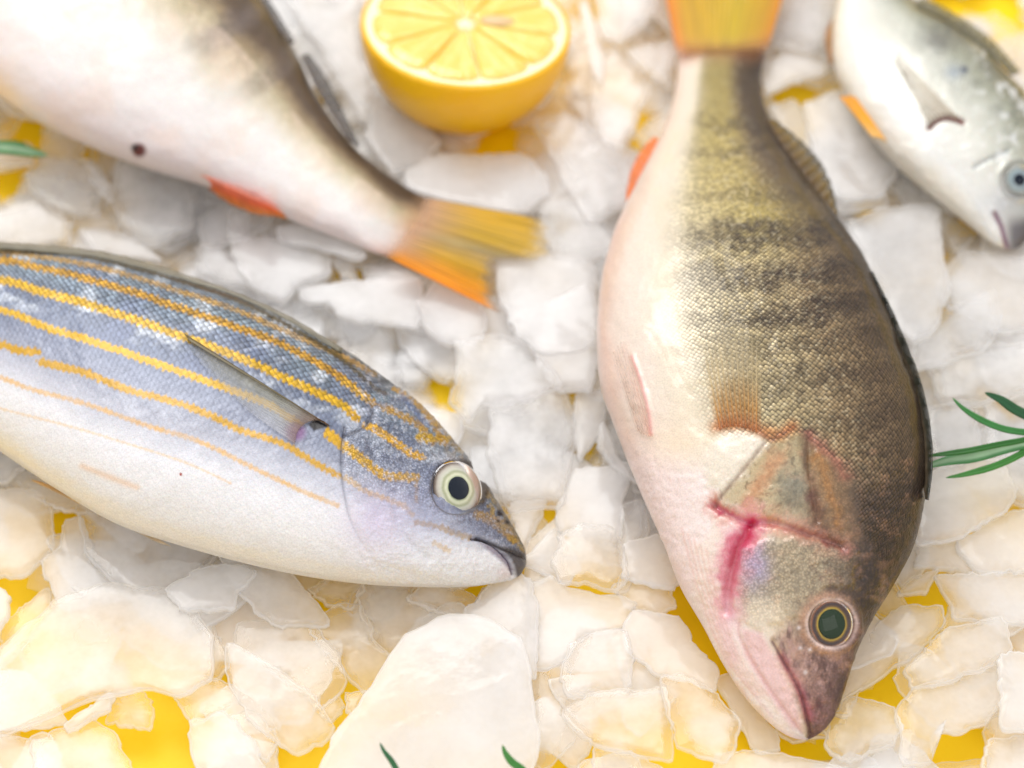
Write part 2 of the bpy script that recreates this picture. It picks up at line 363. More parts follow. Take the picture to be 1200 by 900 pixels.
def eye_build(f, cx, cy, r, rings, pup_r, pupmat, root, tilt=.35, squash=1.0, dome=.16, lift0=.16, wedge=.55, ang=0):
    X, Nn = surf(f, [cx], [cy]); n = Nn[0] * (1 - tilt) + TOCAM * tilt; n /= np.linalg.norm(n)
    scale = (np.linalg.norm(P(cx + 1, cy, X[0, 2]) - P(cx, cy, X[0, 2]))) ; R_ = r * scale
    a = RIGHT - n * (RIGHT @ n); a /= np.linalg.norm(a); b = np.cross(n, a)
    c0 = X[0] + n * R_ * lift0; c0 = P(cx, cy, c0[2])
    def disc(r0, r1, nr, lift, dm, name, mat, colr=None):
        th = np.linspace(0, 2*math.pi, 64, endpoint=False); rr = np.linspace(r0, r1, nr)
        hz = dm * R_ * (1 - (rr / max(r1, 1e-6)) ** 2) + lift * R_
        Vv = (c0 + n * hz[:, None, None] + (a * np.cos(th)[:, None] + b * squash * np.sin(th)[:, None])[None] * (rr * R_)[:, None, None]).reshape(-1, 3)
        Q = grid_faces(nr, 64, wrap=True)
        # closed back
        k = len(Vv); Vv = np.vstack([Vv, c0 - n * R_ * .25]); last = (nr - 1) * 64 + np.arange(64)
        T = np.c_[last, np.roll(last, -1), np.full(64, k)]
        me = mesh_fast(name, Vv, [Q, T])
        if colr is not None:
            R2 = np.r_[np.repeat(rr, 64), 1]; TH = np.r_[np.tile(th, nr), 0]; attr(me, 'pig', colr(R2, TH))
        return me
    def colr(rr, th):
        c = ramp(rr + .05 * (vn(np.cos(th) * 2 + 5, np.sin(th) * 2 + 5, 3) - .5) + .006 * np.sin(th * 9) + .004 * np.sin(th * 23), rings); wd = np.exp(-((np.mod(th - wedge + math.pi, 2 * math.pi) - math.pi) / .75)**2) * sst(.55, .85, rr); c = c * (1 - .85 * wd[:, None]) + lin((60, 38, 30)) * .85 * wd[:, None]; return c
    e = link('eye', disc(.02, 1.0, 26, 0.0, dome, 'eye', EYE, colr), EYE, root)
    e.data.materials.clear(); e.data.materials.append(EYE)
    sub('pupil', disc(.001, pup_r, 10, dome * (1 - pup_r ** 2) + .02, dome * pup_r ** 2, 'pupil', pupmat), pupmat, e, root)
    sub('cornea', disc(.001, .98, 16, .04, dome * 1.5, 'cornea', CORNEA), CORNEA, e, root)
    return e
for_pupil_parent = None

# ---- the gold-striped fish
def build_striped():
    st = [(-380,365,-385,400), (-300,335,-320,405), (-180,300,-215,425), (-80,288,-120,465), (30,290,-30,512), (120,300,55,568), (200,322,130,612),
          (270,343,205,638), (340,373,285,660), (400,406,360,676), (450,440,430,685), (500,481,490,688), (545,535,545,688), (575,578,578,684),
          (596,610,594,681), (606,628,604,677), (611.5,640,610.5,672), (614,649,613.5,665), (614.6,654,614.4,660)]
    f = body_build(st, 1.25, 1.25, lambda s: .44 - .12 * sst(.0, .35, 1 - s) * 0 - .08 * sst(.9, 1, s), .014, 50)
    root = empty('striped_fish', f.X[f.ns * 2 // 3].mean(0) * [1, 1, 0] + [0, 0, .014], 'silver fish with thin gold stripes lying at the left, head to the right', 'fish', 'whole fish laid on the ice')
    x, y, s, t = f.px.ravel(), f.py.ravel(), f.s.ravel(), f.x.ravel()
    p = Paint(len(x)); wob = (fbm(x / 22, y / 22, 3) - .5); tt = t + wob * .10
    p.c = ramp(tt, [(-1, (238, 236, 232)), (-.64, (242, 242, 244)), (-.44, (206, 208, 218)), (-.2, (154, 160, 178)), (.05, (120, 129, 150)), (.3, (108, 118, 138)), (.55, (132, 148, 160)), (.8, (120, 134, 146)), (.95, (92, 96, 92)), (1, (70, 72, 64))])
    # cooler dark clouds along the upper flank
    p.mix((118, 128, 156), sst(.5, .72, fbm(x / 60, y / 40, 11)) * sst(-.2, .2, t) * (1 - sst(.6, .9, t)) * .55)
    p.mix((235, 242, 250), sst(.52, .75, fbm(x / 34, y / 20, 21)) * sst(-.1, .3, t) * .55)  # pale patches: bright silver scale highlights put into the colour
    # fine upright striation on the flank
    ax = x * .9 + y * .42
    stri = np.sin(ax * 1.15 + 3 * fbm(x / 9, y / 9, 5)); p.c *= (1 + .12 * stri * sst(-.6, 0, t) * (1 - sst(.3, .6, t)))[:, None]
    gold, pale, olive = (204, 156, 38), (240, 196, 128), (148, 116, 32)
    jag = (fbm(x / 3.2, y / 3.2, 8, 2) - .5) * 4.2 + 1.1 * np.sin(ax * .9)
    def line(pts, w0, w1, col, k=1.0, soft=1.6, brk=0):
        d, u = ldist(x, y, sm(pts, 50) if len(pts) > 3 else pts); wd = w0 + (w1 - w0) * u
        m = 1 - sst(-soft, soft, d + jag * np.minimum(1, wd / 4) - wd * 1.02)
        if brk: m = m * (.55 + .45 * vn(x / 9, y / 9, 31))
        p.mix(col, m * k)
    B = -420
    line([(B, 372), (-300, 345), (-120, 300), (-20, 295), (30, 298), (80, 306), (133, 317), (200, 338), (267, 360), (333, 387), (400, 417), (440, 438)], 3, 3, gold, .85, brk=.9)
    line([(-200, 310), (0, 294), (100, 301), (200, 326), (280, 353), (350, 388), (400, 420), (430, 446), (452, 462)], 1.6, 2.6, (88, 76, 40), .85)
    line([(383, 390), (433, 424), (470, 450), (500, 480), (522, 508)], 2, 3, gold, .75, brk=.8)
    line([(B, 378), (-250, 345), (-120, 315), (0, 305), (67, 318), (133, 335), (200, 357), (267, 380), (333, 404), (400, 443), (438, 472)], 4, 4.2, (200, 150, 30), .95)
    line([(B, 382), (-250, 360), (-120, 338), (0, 328), (50, 342), (100, 355), (167, 378), (217, 395), (267, 413), (333, 443), (400, 474), (418, 490)], 4.8, 4.6, (212, 168, 26), 1)
    line([(B, 385), (-250, 372), (-120, 360), (0, 363), (50, 382), (100, 397), (167, 420), (217, 438), (267, 455), (317, 475), (350, 496)], 4.2, 4.2, (212, 168, 30), 1)
    line([(385, 508), (410, 528), (430, 544), (453, 558), (487, 560)], 6, 5, (218, 170, 34), 1)
    line([(487, 560), (488, 588)], 2, 2, gold, .8)
    line([(B, 388), (-250, 385), (-120, 388), (0, 403), (22, 411), (44, 412)], 3.6, 4.2, (214, 166, 48), 1)
    line([(48, 424), (100, 437), (150, 457), (200, 470), (240, 484), (283, 504), (333, 521), (365, 540), (398, 558)], 4.4, 3.4, (216, 168, 52), .95)
    line([(405, 560), (430, 577), (470, 592), (482, 604)], 3, 3, (232, 184, 60), .8, brk=.9)
    line([(B, 392), (-200, 400), (-60, 425), (0, 442), (33, 455), (100, 473), (167, 497), (233, 517), (283, 541), (333, 566), (395, 592)], 2.6, 2.6, (240, 192, 116), .9, brk=.9)
    line([(-150, 440), (17, 483), (83, 500), (150, 520), (217, 542), (270, 566)], 1.4, 1.2, (244, 214, 170), .7)
    line([(403, 447), (425, 462), (434, 471)], 5, 4, (228, 180, 60), .75)
    line([(418, 492), (412, 484)], 3, 3, gold, .9)
    line([(447, 477), (473, 489), (493, 501), (505, 520)], 4, 4, gold, .85)
    line([(430, 500), (460, 517), (480, 531), (494, 536)], 5, 4, (236, 180, 26), .95)
    line([(493, 513), (510, 516), (527, 514)], 6, 3, (206, 164, 24), .95)
    line([(560, 604), (575, 610), (590, 619), (602, 630)], 5.5, 8, (196, 152, 40), .9)
    line([(570, 575), (585, 598), (600, 622)], 2, 2.5, (188, 148, 40), .8)
    line([(487, 613), (507, 616), (527, 623), (551, 631)], 3, 3.4, (206, 166, 70), .85)
    line([(508, 637), (524, 645)], 3, 3, (226, 190, 120), .6); line([(462, 456), (488, 474), (508, 500), (520, 520)], 3, 4, gold, .8); line([(530, 520), (548, 532), (562, 556)], 3, 3, (186, 152, 50), .7)
    line([(505, 480), (530, 507), (548, 530)], 3, 5, (98, 122, 178), .75)
    line([(470, 465), (500, 498)], 3, 3, (104, 128, 178), .6)
    hz_ = sst(395, 415, x + .3 * (y - 500)) * sst(-.7, -.3, t); p.mix((206, 212, 226), sst(.55, .8, vn(x / 2.6, y / 2.6, 181)) * hz_ * .55); p.mix((96, 100, 120), sst(.5, .75, fbm(x / 10, y / 6, 182)) * hz_ * .5)
    p.mix((190, 154, 44), sst(.45, .62, fbm(x / 6, y / 6, 183)) * sst(500, 570, x) * sst(.0, .35, t) * .85)
    # head: darker crown, violet cheek, gill cover creases
    p.mix((104, 104, 92), sst(535, 600, x) * sst(.35, .95, t) * .75)
    p.mix((150, 156, 186), np.exp(-((x - 500)**2 + (y - 600)**2) / 1800) * .6); p.mix((140, 146, 168), np.exp(-((x - 560)**2 / 900 + (y - 620)**2 / 220)) * .8)
    p.mix((196, 178, 214), np.exp(-((x - 440)**2 + (y - 612)**2) / 1500) * .5)
    gill = sm([(404, 500), (401, 520), (400, 545), (403, 575), (411, 610), (428, 645)], 40)
    g2 = sm([(438, 482), (430, 498), (414, 508), (404, 510)], 20)
    pre = sm([(434, 520), (446, 560), (462, 590), (470, 625), (500, 655)], 30)
    d1, u1 = ldist(x, y, gill); d2, _ = ldist(x, y, g2); d3, _ = ldist(x, y, pre)
    p.mix((66, 66, 84), np.exp(-(d1 / 1.5)**2) * (1 - u1) * .9); p.mix((90, 90, 100), np.exp(-(d2 / 1.6)**2) * .85)
    mouth = sm([(552, 632), (566, 634), (582, 644), (594, 658), (600, 673)], 30); jaw = sm([(558, 631), (575, 637), (592, 646), (606, 652), (613, 655)], 20)
    dm, _ = ldist(x, y, mouth); dj, _ = ldist(x, y, jaw)
    p.mix((158, 150, 162), inside(x, y, [(554, 633), (575, 638), (594, 650), (604, 668), (598, 674), (584, 660), (568, 646)]) / 4)
    p.mix((92, 88, 88), (inside(x, y, [(580, 639), (600, 641), (618, 648), (620, 668), (606, 682), (601, 672), (595, 657)]) + 1) / 5)
    p.mix((70, 60, 80), np.exp(-(dm / 1.4)**2) * .95); p.mix((52, 46, 50), np.exp(-(dj / 1.5)**2) * .9)
    p.mix((224, 200, 194), np.exp(-((x - 590)**2 + (y - 672)**2) / 60) * .5)
    for cx, cy, r in ((585, 602, 4.2), (594, 612, 3), (583, 611, 2)): p.mix((56, 46, 50), 1 - sst(r - 2, r + 1.5, np.hypot(x - cx, y - cy)))
    p.mix((66, 52, 44), (1 - sst(28, 36, np.hypot(x - 541, y - 571) )) * sst(-14, 24, (x - 538) * .8 - (y - 572) * .5) * .9)
    p.mix((84, 76, 70), np.exp(-((np.hypot(x - 536, y - 572) - 31) / 2.4)**2) * .8)
    p.mix((212, 216, 226), np.exp(-((x - 524)**2 / 300 + (y - 538)**2 / 40)) * .6)
    # purple bruise and dark notch at the pectoral base, small spot
    p.mix((150, 118, 160), 1 - sst(6, 15, np.hypot((x - 346) * .9, y - 506))); p.mix((170, 60, 40), 1 - sst(1, 2.4, np.hypot(x - 212, y - 556)))
    p.mix((236, 178, 96), np.exp(-(ldist(x, y, [(96, 546), (120, 556), (160, 571)])[0] / 4)**2) * .4)
    p.mix((28, 24, 26), (inside(x, y, [(361, 497), (368, 490), (389, 499), (368, 505)]) + 1) / 2.5)
    H = np.zeros(len(x))
    op = inside(x, y, [(404, 500), (401, 545), (411, 610), (440, 660), (560, 690), (640, 660), (600, 540), (500, 440), (445, 460), (430, 498)])
    H += .5 * sst(-3, 9, op) * (1 - .6 * sst(0, 90, op)); H -= .5 * np.exp(-(d3 / 5)**2); H += .35 * np.exp(-((d3 - 12) / 10)**2)
    H -= .5 * np.exp(-(d1 / 2.2)**2) * (1 - .8 * u1); H -= .6 * np.exp(-(d2 / 2.2)**2)
    H -= .7 * np.exp(-(dm / 2.2)**2) + .5 * np.exp(-(dj / 2.0)**2); H += .25 * np.exp(-((dm - 6) / 4)**2)
    er = np.hypot(x - 536, y - 572); H += .3 * np.exp(-((er - 37) / 6)**2); H -= 1.7 * (1 - sst(26, 33, er))
    H += (fbm(x / 4, y / 4, 14) - .5) * .5 * sst(400, 440, x)
    H += (fbm(x / 40, y / 40, 15) - .5) * .8
    head = sst(-6, 6, op)
    msk = np.stack([(1 - head) * (sst(.0, .6, t) * .8 + sst(-.5, 0, t) * .14 + .06) * (1 - sst(.96, 1, t)), .1 + .25 * sst(-.5, .1, t) + .3 * sst(.3, .7, t) * (1 - head), head * sst(-.6, -.1, t) * .8 * (er > 32)], 1)
    body_finish(f, 'body', H, p.c * .94, msk, fish_mat('silver_scales', rim=.58, rand=.7, tilt=.65, bump=.0007, rough=.36), root)
    cream = [(0, (40, 50, 60)), (.38, (40, 60, 70)), (.43, (190, 200, 160)), (.50, (222, 224, 196)), (.60, (160, 166, 126)), (.68, (208, 210, 192)), (.80, (196, 190, 178)), (.88, (120, 104, 90)), (.95, (52, 42, 36)), (1, (40, 32, 28))]
    eye_build(f, 535, 573, 34, cream, .40, PUPIL, root)
    # pectoral fin lying back along the flank
    def pc(px, py, u, v, rr):
        c = ramp(v, [(0, (110, 96, 60)), (.08, (150, 142, 112)), (.25, (190, 188, 168)), (.6, (206, 208, 204)), (1, (216, 216, 220))])
        k = np.exp(-(u / .16)**2)[:, None]; c = c * (1 - .75 * k) + lin((150, 112, 84)) * .75 * k
        a = (.66 - .35 * u) * (1 - .3 * v) * (.6 + .4 * rr) * (1 - sst(.86, 1, u) * .6); a = np.where(v < .05, .95, a)
        return rgba(c * (1 + .12 * rr)[:, None], a)
    fin_build('pectoral_fin', [(386, 498), (372, 492), (358, 496), (349, 506), (346, 520)], [(222, 394), (216, 396), (222, 408), (242, 432), (292, 482)], on_body(f, .0009, .0004), pc, root, rays=16)
    # low dorsal fin folded along the back
    def dc(px, py, u, v, rr): return rgba(ramp(u, [(0, (104, 98, 74)), (1, (150, 140, 112))]), .9 - .2 * u)
    fin_build('dorsal_fin', [(-260, 322), (-100, 295), (0, 292), (110, 304), (210, 328), (320, 370), (400, 414)], [(-270, 312), (-100, 284), (0, 284), (115, 294), (214, 320), (322, 362), (402, 408)], lambda px, py, u, v: P(px, py, .040), dc, root, nv=140, nu=8, rays=24)
    def tc(px, py, u, v, rr): return rgba(ramp(u, [(0, (150, 152, 150)), (1, (120, 118, 100))]), .92 - .3 * u * (1 - rr))
    fin_build('tail_fin', [(-376, 362), (-380, 382), (-382, 402)], [(-470, 290), (-430, 385), (-480, 480)], at_z(.018, .016), tc, root, rays=20)
    def vc(px, py, u, v, rr): return rgba(ramp(u, [(0, (236, 220, 190)), (1, (236, 200, 130))]), .9 + 0 * u)
    fin_build('pelvic_fin', [(200, 640), (180, 633), (160, 622)], [(70, 560), (55, 566), (36, 562)], lambda px, py, u, v: P(px, py, .019), vc, root, rays=8)
    return f
STRIPED = build_striped()

# ---- the large perch
def build_perch():
    st = [(898,42,797,46), (895,66,795,68), (891,100,791,104), (903,143,778,152), (930,188,755,200), (957,228,733,242), (986,268,716,285), (1015,312,704,332),
          (1038,365,699,390), (1058,420,703,448), (1075,470,716,485), (1084,520,733,530), (1086,572,752,576), (1073,635,777,632), (1048,684,797,684),
          (1026,720,822,728), (1006,760,845,772), (992,802,870,812), (980,835,900,845), (968,853,922,861), (955,863,936,866), (948,866,943,867)]
    f = body_build(st, 1.35, 1.3, thin(.50), .014, 84)
    root = empty('perch', f.X[f.ns // 2].mean(0) * [1, 1, 0] + [0, 0, .014], 'large barred olive perch with head pointing down to the bottom edge and a red gill', 'fish', 'whole fish laid on the ice')
    x, y, s, t = f.px.ravel(), f.py.ravel(), f.s.ravel(), f.x.ravel()
    p = Paint(len(x)); wob = fbm(x / 30, y / 30, 43) - .5; tt = t + wob * .22 * (1 - sst(560, 640, y))
    p.c = ramp(tt, [(-1, (240, 218, 204)), (-.75, (242, 228, 212)), (-.52, (236, 224, 200)), (-.36, (220, 206, 172)), (-.15, (186, 170, 130)), (.1, (176, 158, 118)), (.4, (144, 122, 88)), (.65, (114, 94, 68)), (.85, (84, 68, 52)), (1, (60, 48, 40))])
    up = 1 - sst(150, 330, y); p.mix((206, 184, 96), up * sst(-.55, -.2, t) * (1 - sst(.1, .5, t)) * .6)
    p.mix((178, 160, 60), np.exp(-((x - 900)**2 / 2600 + (y - 250)**2 / 1600)) * .45)
    p.mix((84, 66, 50), up * sst(.15, .6, t) * .8)
    # dark bars down the back
    jx = (fbm(x / 6, y / 5, 51) - .5) * 22 + (fbm(x / 30, y / 22, 52) - .5) * 40
    for (x0, y0, x1, y1, wd, k) in ((800, 146, 905, 142, 5, .5), (796, 178, 918, 176, 6, .5), (770, 224, 945, 222, 5, .35), (778, 281, 985, 262, 11, .85), (782, 327, 1010, 312, 12, .9),
                                    (808, 378, 1030, 352, 11, .8), (850, 410, 1045, 392, 8, .55), (860, 452, 1062, 430, 10, .55), (930, 500, 1078, 476, 10, .5), (960, 545, 1086, 530, 9, .4)):
        d, u = ldist(x, y + jx, [(x0, y0), ((x0 + x1) / 2, (y0 + y1) / 2 + 5), (x1, y1)])
        p.mix((56, 42, 34), (1 - sst(wd * .2, wd * 2.2, d)) * np.minimum(k * 1.15, .9) * (.35 + .65 * sst(0, .5, u)) * (.6 + .5 * vn(x / 8, y / 4.0, 57)) * sst(-.62, -.35, t))
    # flecks
    p.mix((232, 218, 180), sst(.6, .85, vn(x / 3, y / 2.2, 61)) * sst(-.45, -.1, t) * (1 - sst(.3, .7, t)) * .3 * (1 - sst(560, 640, y)))
    p.mix((60, 46, 34), sst(.6, .85, fbm(x / 9, y / 9, 62)) * sst(.2, .6, t) * .4)
    # belly blush
    p.mix((250, 214, 196), np.exp(-(ldist(x, y, [(722, 255), (702, 380), (716, 480), (752, 580)])[0] / 12)**2) * .6)
    p.mix((250, 222, 176), np.exp(-((x - 790)**2 / 900 + (y - 545)**2 / 2500)) * .45)
    p.mix((244, 228, 180), np.exp(-((x - 815)**2 / 500 + (y - 565)**2 / 900)) * .6)
    p.mix((214, 150, 112), (1 - sst(46, 84, y)) * .85)
    # head pigment
    hd = sst(520, 575, y + (x - 900) * -.10); p.mix(ramp(t, [(-1, (248, 226, 220)), (-.5, (250, 240, 234)), (-.2, (236, 220, 190)), (.1, (160, 140, 112)), (.4, (108, 90, 74)), (.8, (72, 58, 48)), (1, (58, 46, 38))]), hd)
    xr, yr = x, y; x = x + (fbm(x / 15, y / 15, 171) - .5) * 18; y = y + (fbm(xr / 15, y / 15, 172) - .5) * 18
    pale = [(837, 590), (852, 562), (869, 542), (885, 530), (905, 518), (930, 515), (940, 540), (945, 575), (948, 600), (900, 604), (860, 600)]
    dI = inside(x, y, pale); nz = (fbm(x / 8, y / 8, 66) - .5) * 16; p.mix((200, 182, 142), sst(-10, 14, dI + nz) * .9); p.mix((120, 104, 74), sst(.5, .72, fbm(x / 5, y / 5, 166)) * sst(-6, 10, dI) * .7)
    p.mix((206, 150, 108), np.exp(-(ldist(x, y, [(915, 535), (890, 565), (876, 598), (905, 606)])[0] / 10)**2) * .8)
    p.mix((134, 132, 120), np.exp(-((x - 928)**2 / 380 + (y - 570)**2 / 800)) * .8)
    p.mix((120, 112, 96), np.exp(-((x - 932)**2 / 500 + (y - 590)**2 / 100)) * .5)
    p.mix((100, 74, 58), np.exp(-((ldist(x, y, [(946, 508), (950, 560), (958, 610)])[0] + nz * .6) / 8)**2) * .85)
    p.mix((206, 140, 70), np.exp(-((ldist(x, y, [(958, 532), (972, 572), (983, 618)])[0] + nz * .5) / 6)**2) * .8)
    p.mix((176, 108, 92), np.exp(-(ldist(x, y, [(950, 510), (975, 535), (990, 560)])[0] / 8)**2) * .75)
    p.mix((108, 60, 60), np.exp(-(ldist(x, y, [(952, 580), (960, 615), (975, 630)])[0] / 8)**2) * .7)
    dark = sst(1000, 1030, x + (fbm(x / 12, y / 12, 71) - .5) * 30) * sst(560, 600, y) * (1 - sst(760, 800, y)); p.mix((64, 52, 42), dark * .75)
    # cheek
    cheek = [(872, 642), (900, 631), (950, 632), (1003, 645), (1002, 690), (975, 694), (950, 702), (938, 722), (900, 738), (862, 724), (862, 690)]
    dC = inside(x, y, cheek); p.mix((190, 174, 146), sst(-7, 12, dC + nz * .5) * (1 - .85 * sst(950, 1000, x)) * (1 - .7 * sst(690, 738, y))); p.mix((196, 184, 214), np.exp(-((x - 884)**2 / 300 + (y - 662)**2 / 900)) * .95 * (dC > -2))
    p.mix((238, 222, 196), np.exp(-((x - 888)**2 / 700 + (y - 718)**2 / 300)) * .85)
    p.mix((250, 234, 222), sst(-3, 8, inside(x, y, [(818, 640), (838, 600), (858, 606), (846, 690), (858, 730), (905, 800), (930, 862), (900, 850), (850, 790), (810, 710)])) * .9)
    # raw gill edge
    rg = [(836, 592), (852, 602), (874, 612), (905, 612), (935, 622), (962, 632), (986, 640)]; rd = [(880, 616), (868, 636), (860, 660), (853, 690), (851, 715)]
    n3 = (fbm(x / 6, y / 6, 77, 5) - .5) * 15
    d, u = ldist(x, y, sm(rg)); p.mix((222, 150, 130), (1 - sst(2, 20, d + n3)) * .8 * (1 - .4 * u)); p.mix((196, 60, 100), (1 - sst(-2, 11, d + n3 * .6)) * .85 * (1 - .85 * sst(.25, .7, u))); p.mix((150, 88, 84), (1 - sst(-1, 8, d + n3 * .5)) * .6 * sst(.4, .7, u))
    d, u = ldist(x, y, sm(rd)); p.mix((236, 160, 172), (1 - sst(8, 34, d + n3)) * .75 * (1 - .5 * u)); p.mix((208, 44, 96), (1 - sst(4, 19, d + n3 * .8)) * .95 * (1 - .55 * u)); p.mix((180, 16, 36), (1 - sst(-1, 7, d + n3 * .6)) * .6 * (1 - u))
    p.mix((240, 196, 206), np.exp(-(ldist(x, y, [(850, 715), (852, 735), (862, 770)])[0] / 10)**2) * .5)
    x, y = xr, yr
    # snout
    sn = inside(x, y, [(905, 748), (925, 730), (948, 752), (1000, 765), (1008, 780), (990, 830), (965, 866), (952, 866), (944, 830), (925, 795)]); p.mix((182, 142, 128), sst(-14, 18, sn + nz * .6) * .85); p.mix((156, 122, 84), sst(-12, 16, inside(x, y, [(948, 520), (965, 530), (992, 560), (1004, 630), (985, 640), (955, 620)]) + nz * .6) * .6); p.mix((92, 62, 56), sst(.45, .7, fbm(x / 6, y / 12, 167)) * sst(-4, 8, sn) * .75); p.mix((198, 160, 152), sst(.5, .75, fbm(x / 5, y / 8, 168)) * sst(-4, 8, sn) * .55)
    p.mix((78, 54, 50), sst(962, 985, x) * sst(765, 800, y) * .9); p.mix((112, 64, 62), np.exp(-((x - 958)**2 / 260 + (y - 835)**2 / 900)) * .7)
    p.mix((188, 90, 110), np.exp(-(ldist(x, y, [(915, 770), (935, 805), (948, 840)])[0] / 7)**2) * .65)
    p.mix((238, 200, 196), sst(0, 9, inside(x, y, [(864, 730), (895, 738), (912, 768), (935, 812), (948, 862), (925, 858), (893, 812), (868, 770)])) * .9)
    jl = sm([(866, 730), (866, 745), (884, 780), (912, 822), (940, 860)]); j2 = sm([(905, 752), (918, 775), (938, 812), (951, 862)])
    dj, _ = ldist(x, y, jl); dj2, _ = ldist(x, y, j2); p.mix((220, 168, 162), np.exp(-(dj / 2.2)**2) * .5); p.mix((104, 54, 56), np.exp(-(dj2 / 1.5)**2) * .75)
    p.mix((244, 220, 212), np.exp(-(ldist(x, y, [(816, 700), (838, 745), (870, 795), (905, 840)])[0] / 2.2)**2) * .8)
    for k in range(5): p.mix((236, 190, 176), np.exp(-(ldist(x, y, sm([(800 + 7 * k, 620 + 6 * k), (818 + 5 * k, 690), (850 + 4 * k, 770), (884 + 4 * k, 815)]))[0] / 1.6)**2) * .4)
    er = np.hypot(x - 974, y - 731); nz2 = fbm(x / 4, y / 4, 169); p.mix((120, 92, 80), sst(.5, .75, nz2) * sst(560, 620, y) * sst(-.1, .3, t) * .45)
    p.mix((204, 160, 132), np.exp(-((er - 33) / 6)**2) * .75 * sst(-30, 30, 990 - x)); p.mix((240, 214, 204), np.exp(-((er - 28.5) / 2.4)**2) * .9)
    p.mix((126, 78, 66), np.exp(-((x - 1000)**2 / 200 + (y - 745)**2 / 500)) * .5)
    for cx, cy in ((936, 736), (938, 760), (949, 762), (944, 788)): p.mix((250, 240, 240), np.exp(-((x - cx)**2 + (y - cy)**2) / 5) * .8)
    for k in range(9): p.mix((52, 42, 38), np.exp(-(ldist(x, y, sm([(1003 + k * 5, 640 + k * 2), (1010 + k * 4, 690), (1008 + k * 2.5, 730), (998 + k * 1.5, 780)]))[0] / 1.1)**2) * .5)
    # pectoral base
    wp = [(837, 516), (850, 508), (868, 504), (893, 512), (898, 522), (880, 540), (862, 560), (846, 576), (830, 570), (826, 540)]
    p.mix((242, 232, 214), sst(-8, 8, inside(x, y, wp) + nz * .5))
    p.mix((206, 138, 78), np.exp(-(ldist(x, y, [(838, 500), (865, 498), (892, 504), (915, 510), (928, 500)])[0] / 8)**2) * .8 * (y < 520)); p.mix((160, 96, 60), np.exp(-(ldist(x, y, [(892, 508), (905, 516), (930, 500)])[0] / 4)**2) * .7)
    crease = sm([(896, 520), (880, 540), (862, 562), (845, 582), (836, 594)]); dcr, _ = ldist(x, y, crease); p.mix((140, 108, 88), np.exp(-(dcr / 2.6)**2) * .6 * (.4 + fbm(x / 6, y / 6, 99)))
    pv = sm([(741, 418), (752, 450), (760, 480), (763, 508)]); dpv, _ = ldist(x, y, pv); p.mix((238, 170, 164), np.exp(-(dpv / 2.5)**2) * .7)
    mo = (fbm(x / 3.2, y / 3.2, 191, 3) - .5) * 2; mo2 = (fbm(x / 14, y / 10, 192, 4) - .5) * 2; hz_ = sst(505, 530, y) * sst(-.45, -.1, t); p.c *= (1 + hz_ * (.30 * mo + .26 * mo2))[:, None]; p.mix((196, 150, 120), sst(.1, .6, mo2) * hz_ * .25)
    H = np.zeros(len(x))
    H += .3 * sst(-10, 12, dI + nz * .5); H += .7 * sst(-5, 10, dC) * (1 - .5 * sst(5, 60, dC)); H -= .35 * np.exp(-(dcr / 3)**2)
    H -= 1.4 * np.exp(-(ldist(x, y, sm(rg))[0] / 5)**2) + 1.6 * np.exp(-(ldist(x, y, sm(rd))[0] / 6)**2)
    H += .4 * sst(-6, 8, inside(x, y, wp)); H -= .7 * np.exp(-(dj2 / 2.5)**2) + .35 * np.exp(-(dj / 3)**2)
    H += .9 * np.exp(-((er - 32) / 5)**2); H -= 1.0 * (1 - sst(24, 28, er)); H += .5 * np.exp(-(dpv / 4)**2)
    H -= .8 * np.exp(-(ldist(x, y, [(948, 515), (950, 560), (958, 610)])[0] / 4)**2); H += .8 * np.exp(-(ldist(x, y, [(958, 532), (972, 572), (983, 618)])[0] / 4)**2)
    H += (fbm(x / 7, y / 7, 81) - .5) * .6 * hd + (fbm(x / 45, y / 45, 82) - .5) * 1.2
    for cx, cy in ((936, 736), (938, 760), (949, 762)): H += .5 * np.exp(-((x - cx)**2 + (y - cy)**2) / 6)
    hm = sst(-8, 10, inside(x, y, [(820, 560), (826, 510), (896, 506), (900, 520), (945, 508), (1000, 560), (1010, 620), (1050, 690), (1060, 900), (780, 900), (790, 640)]))
    msk = np.stack([(1 - hm) * sst(-.62, -.25, t), .1 + .35 * sst(-.6, 0, t) * (1 - hm), hm * np.maximum(sst(-2, 10, dC) * .75 * (1 - .7 * sst(690, 735, y)), .45 * sst(-.1, .3, t)) * (er > 30)], 1)
    body_finish(f, 'body', H, p.c * .92, msk, fish_mat('olive_scales', rim=.5, rand=.75, tilt=.8, bump=.0006, rough=.3), root)
    eye_build(f, 974, 731, 26, [(0, (30, 44, 30)), (.60, (34, 46, 30)), (.66, (190, 160, 40)), (.72, (120, 88, 30)), (.78, (58, 42, 40)), (.88, (64, 46, 46)), (.94, (170, 110, 70)), (1, (236, 206, 190))], .62, PUPIL_GREEN, root, squash=1.08)
    def pc(px, py, u, v, rr):
        c = ramp(u, [(0, (190, 116, 62)), (.18, (212, 160, 88)), (.45, (206, 186, 140)), (1, (196, 184, 150))]); a = (.8 - .55 * u) * (.25 + .75 * rr) * (1 - sst(.6, 1, u)) * sst(0, .12, v) * (1 - sst(.88, 1, v))
        return rgba(c, a)
    fin_build('pectoral_fin', [(838, 506), (850, 500), (868, 500), (892, 508)], [(812, 392), (842, 362), (872, 360), (896, 378)], on_body(f, .0008, .0005), pc, root, rays=13, ridge=.00018)
    def dc(px, py, u, v, rr): return rgba(ramp(u, [(0, (140, 124, 104)), (.4, (128, 114, 94)), (.6, (72, 72, 60)), (1, (52, 56, 50))]) * (.75 + .6 * rr)[:, None], 1 - .25 * u * (1 - rr))
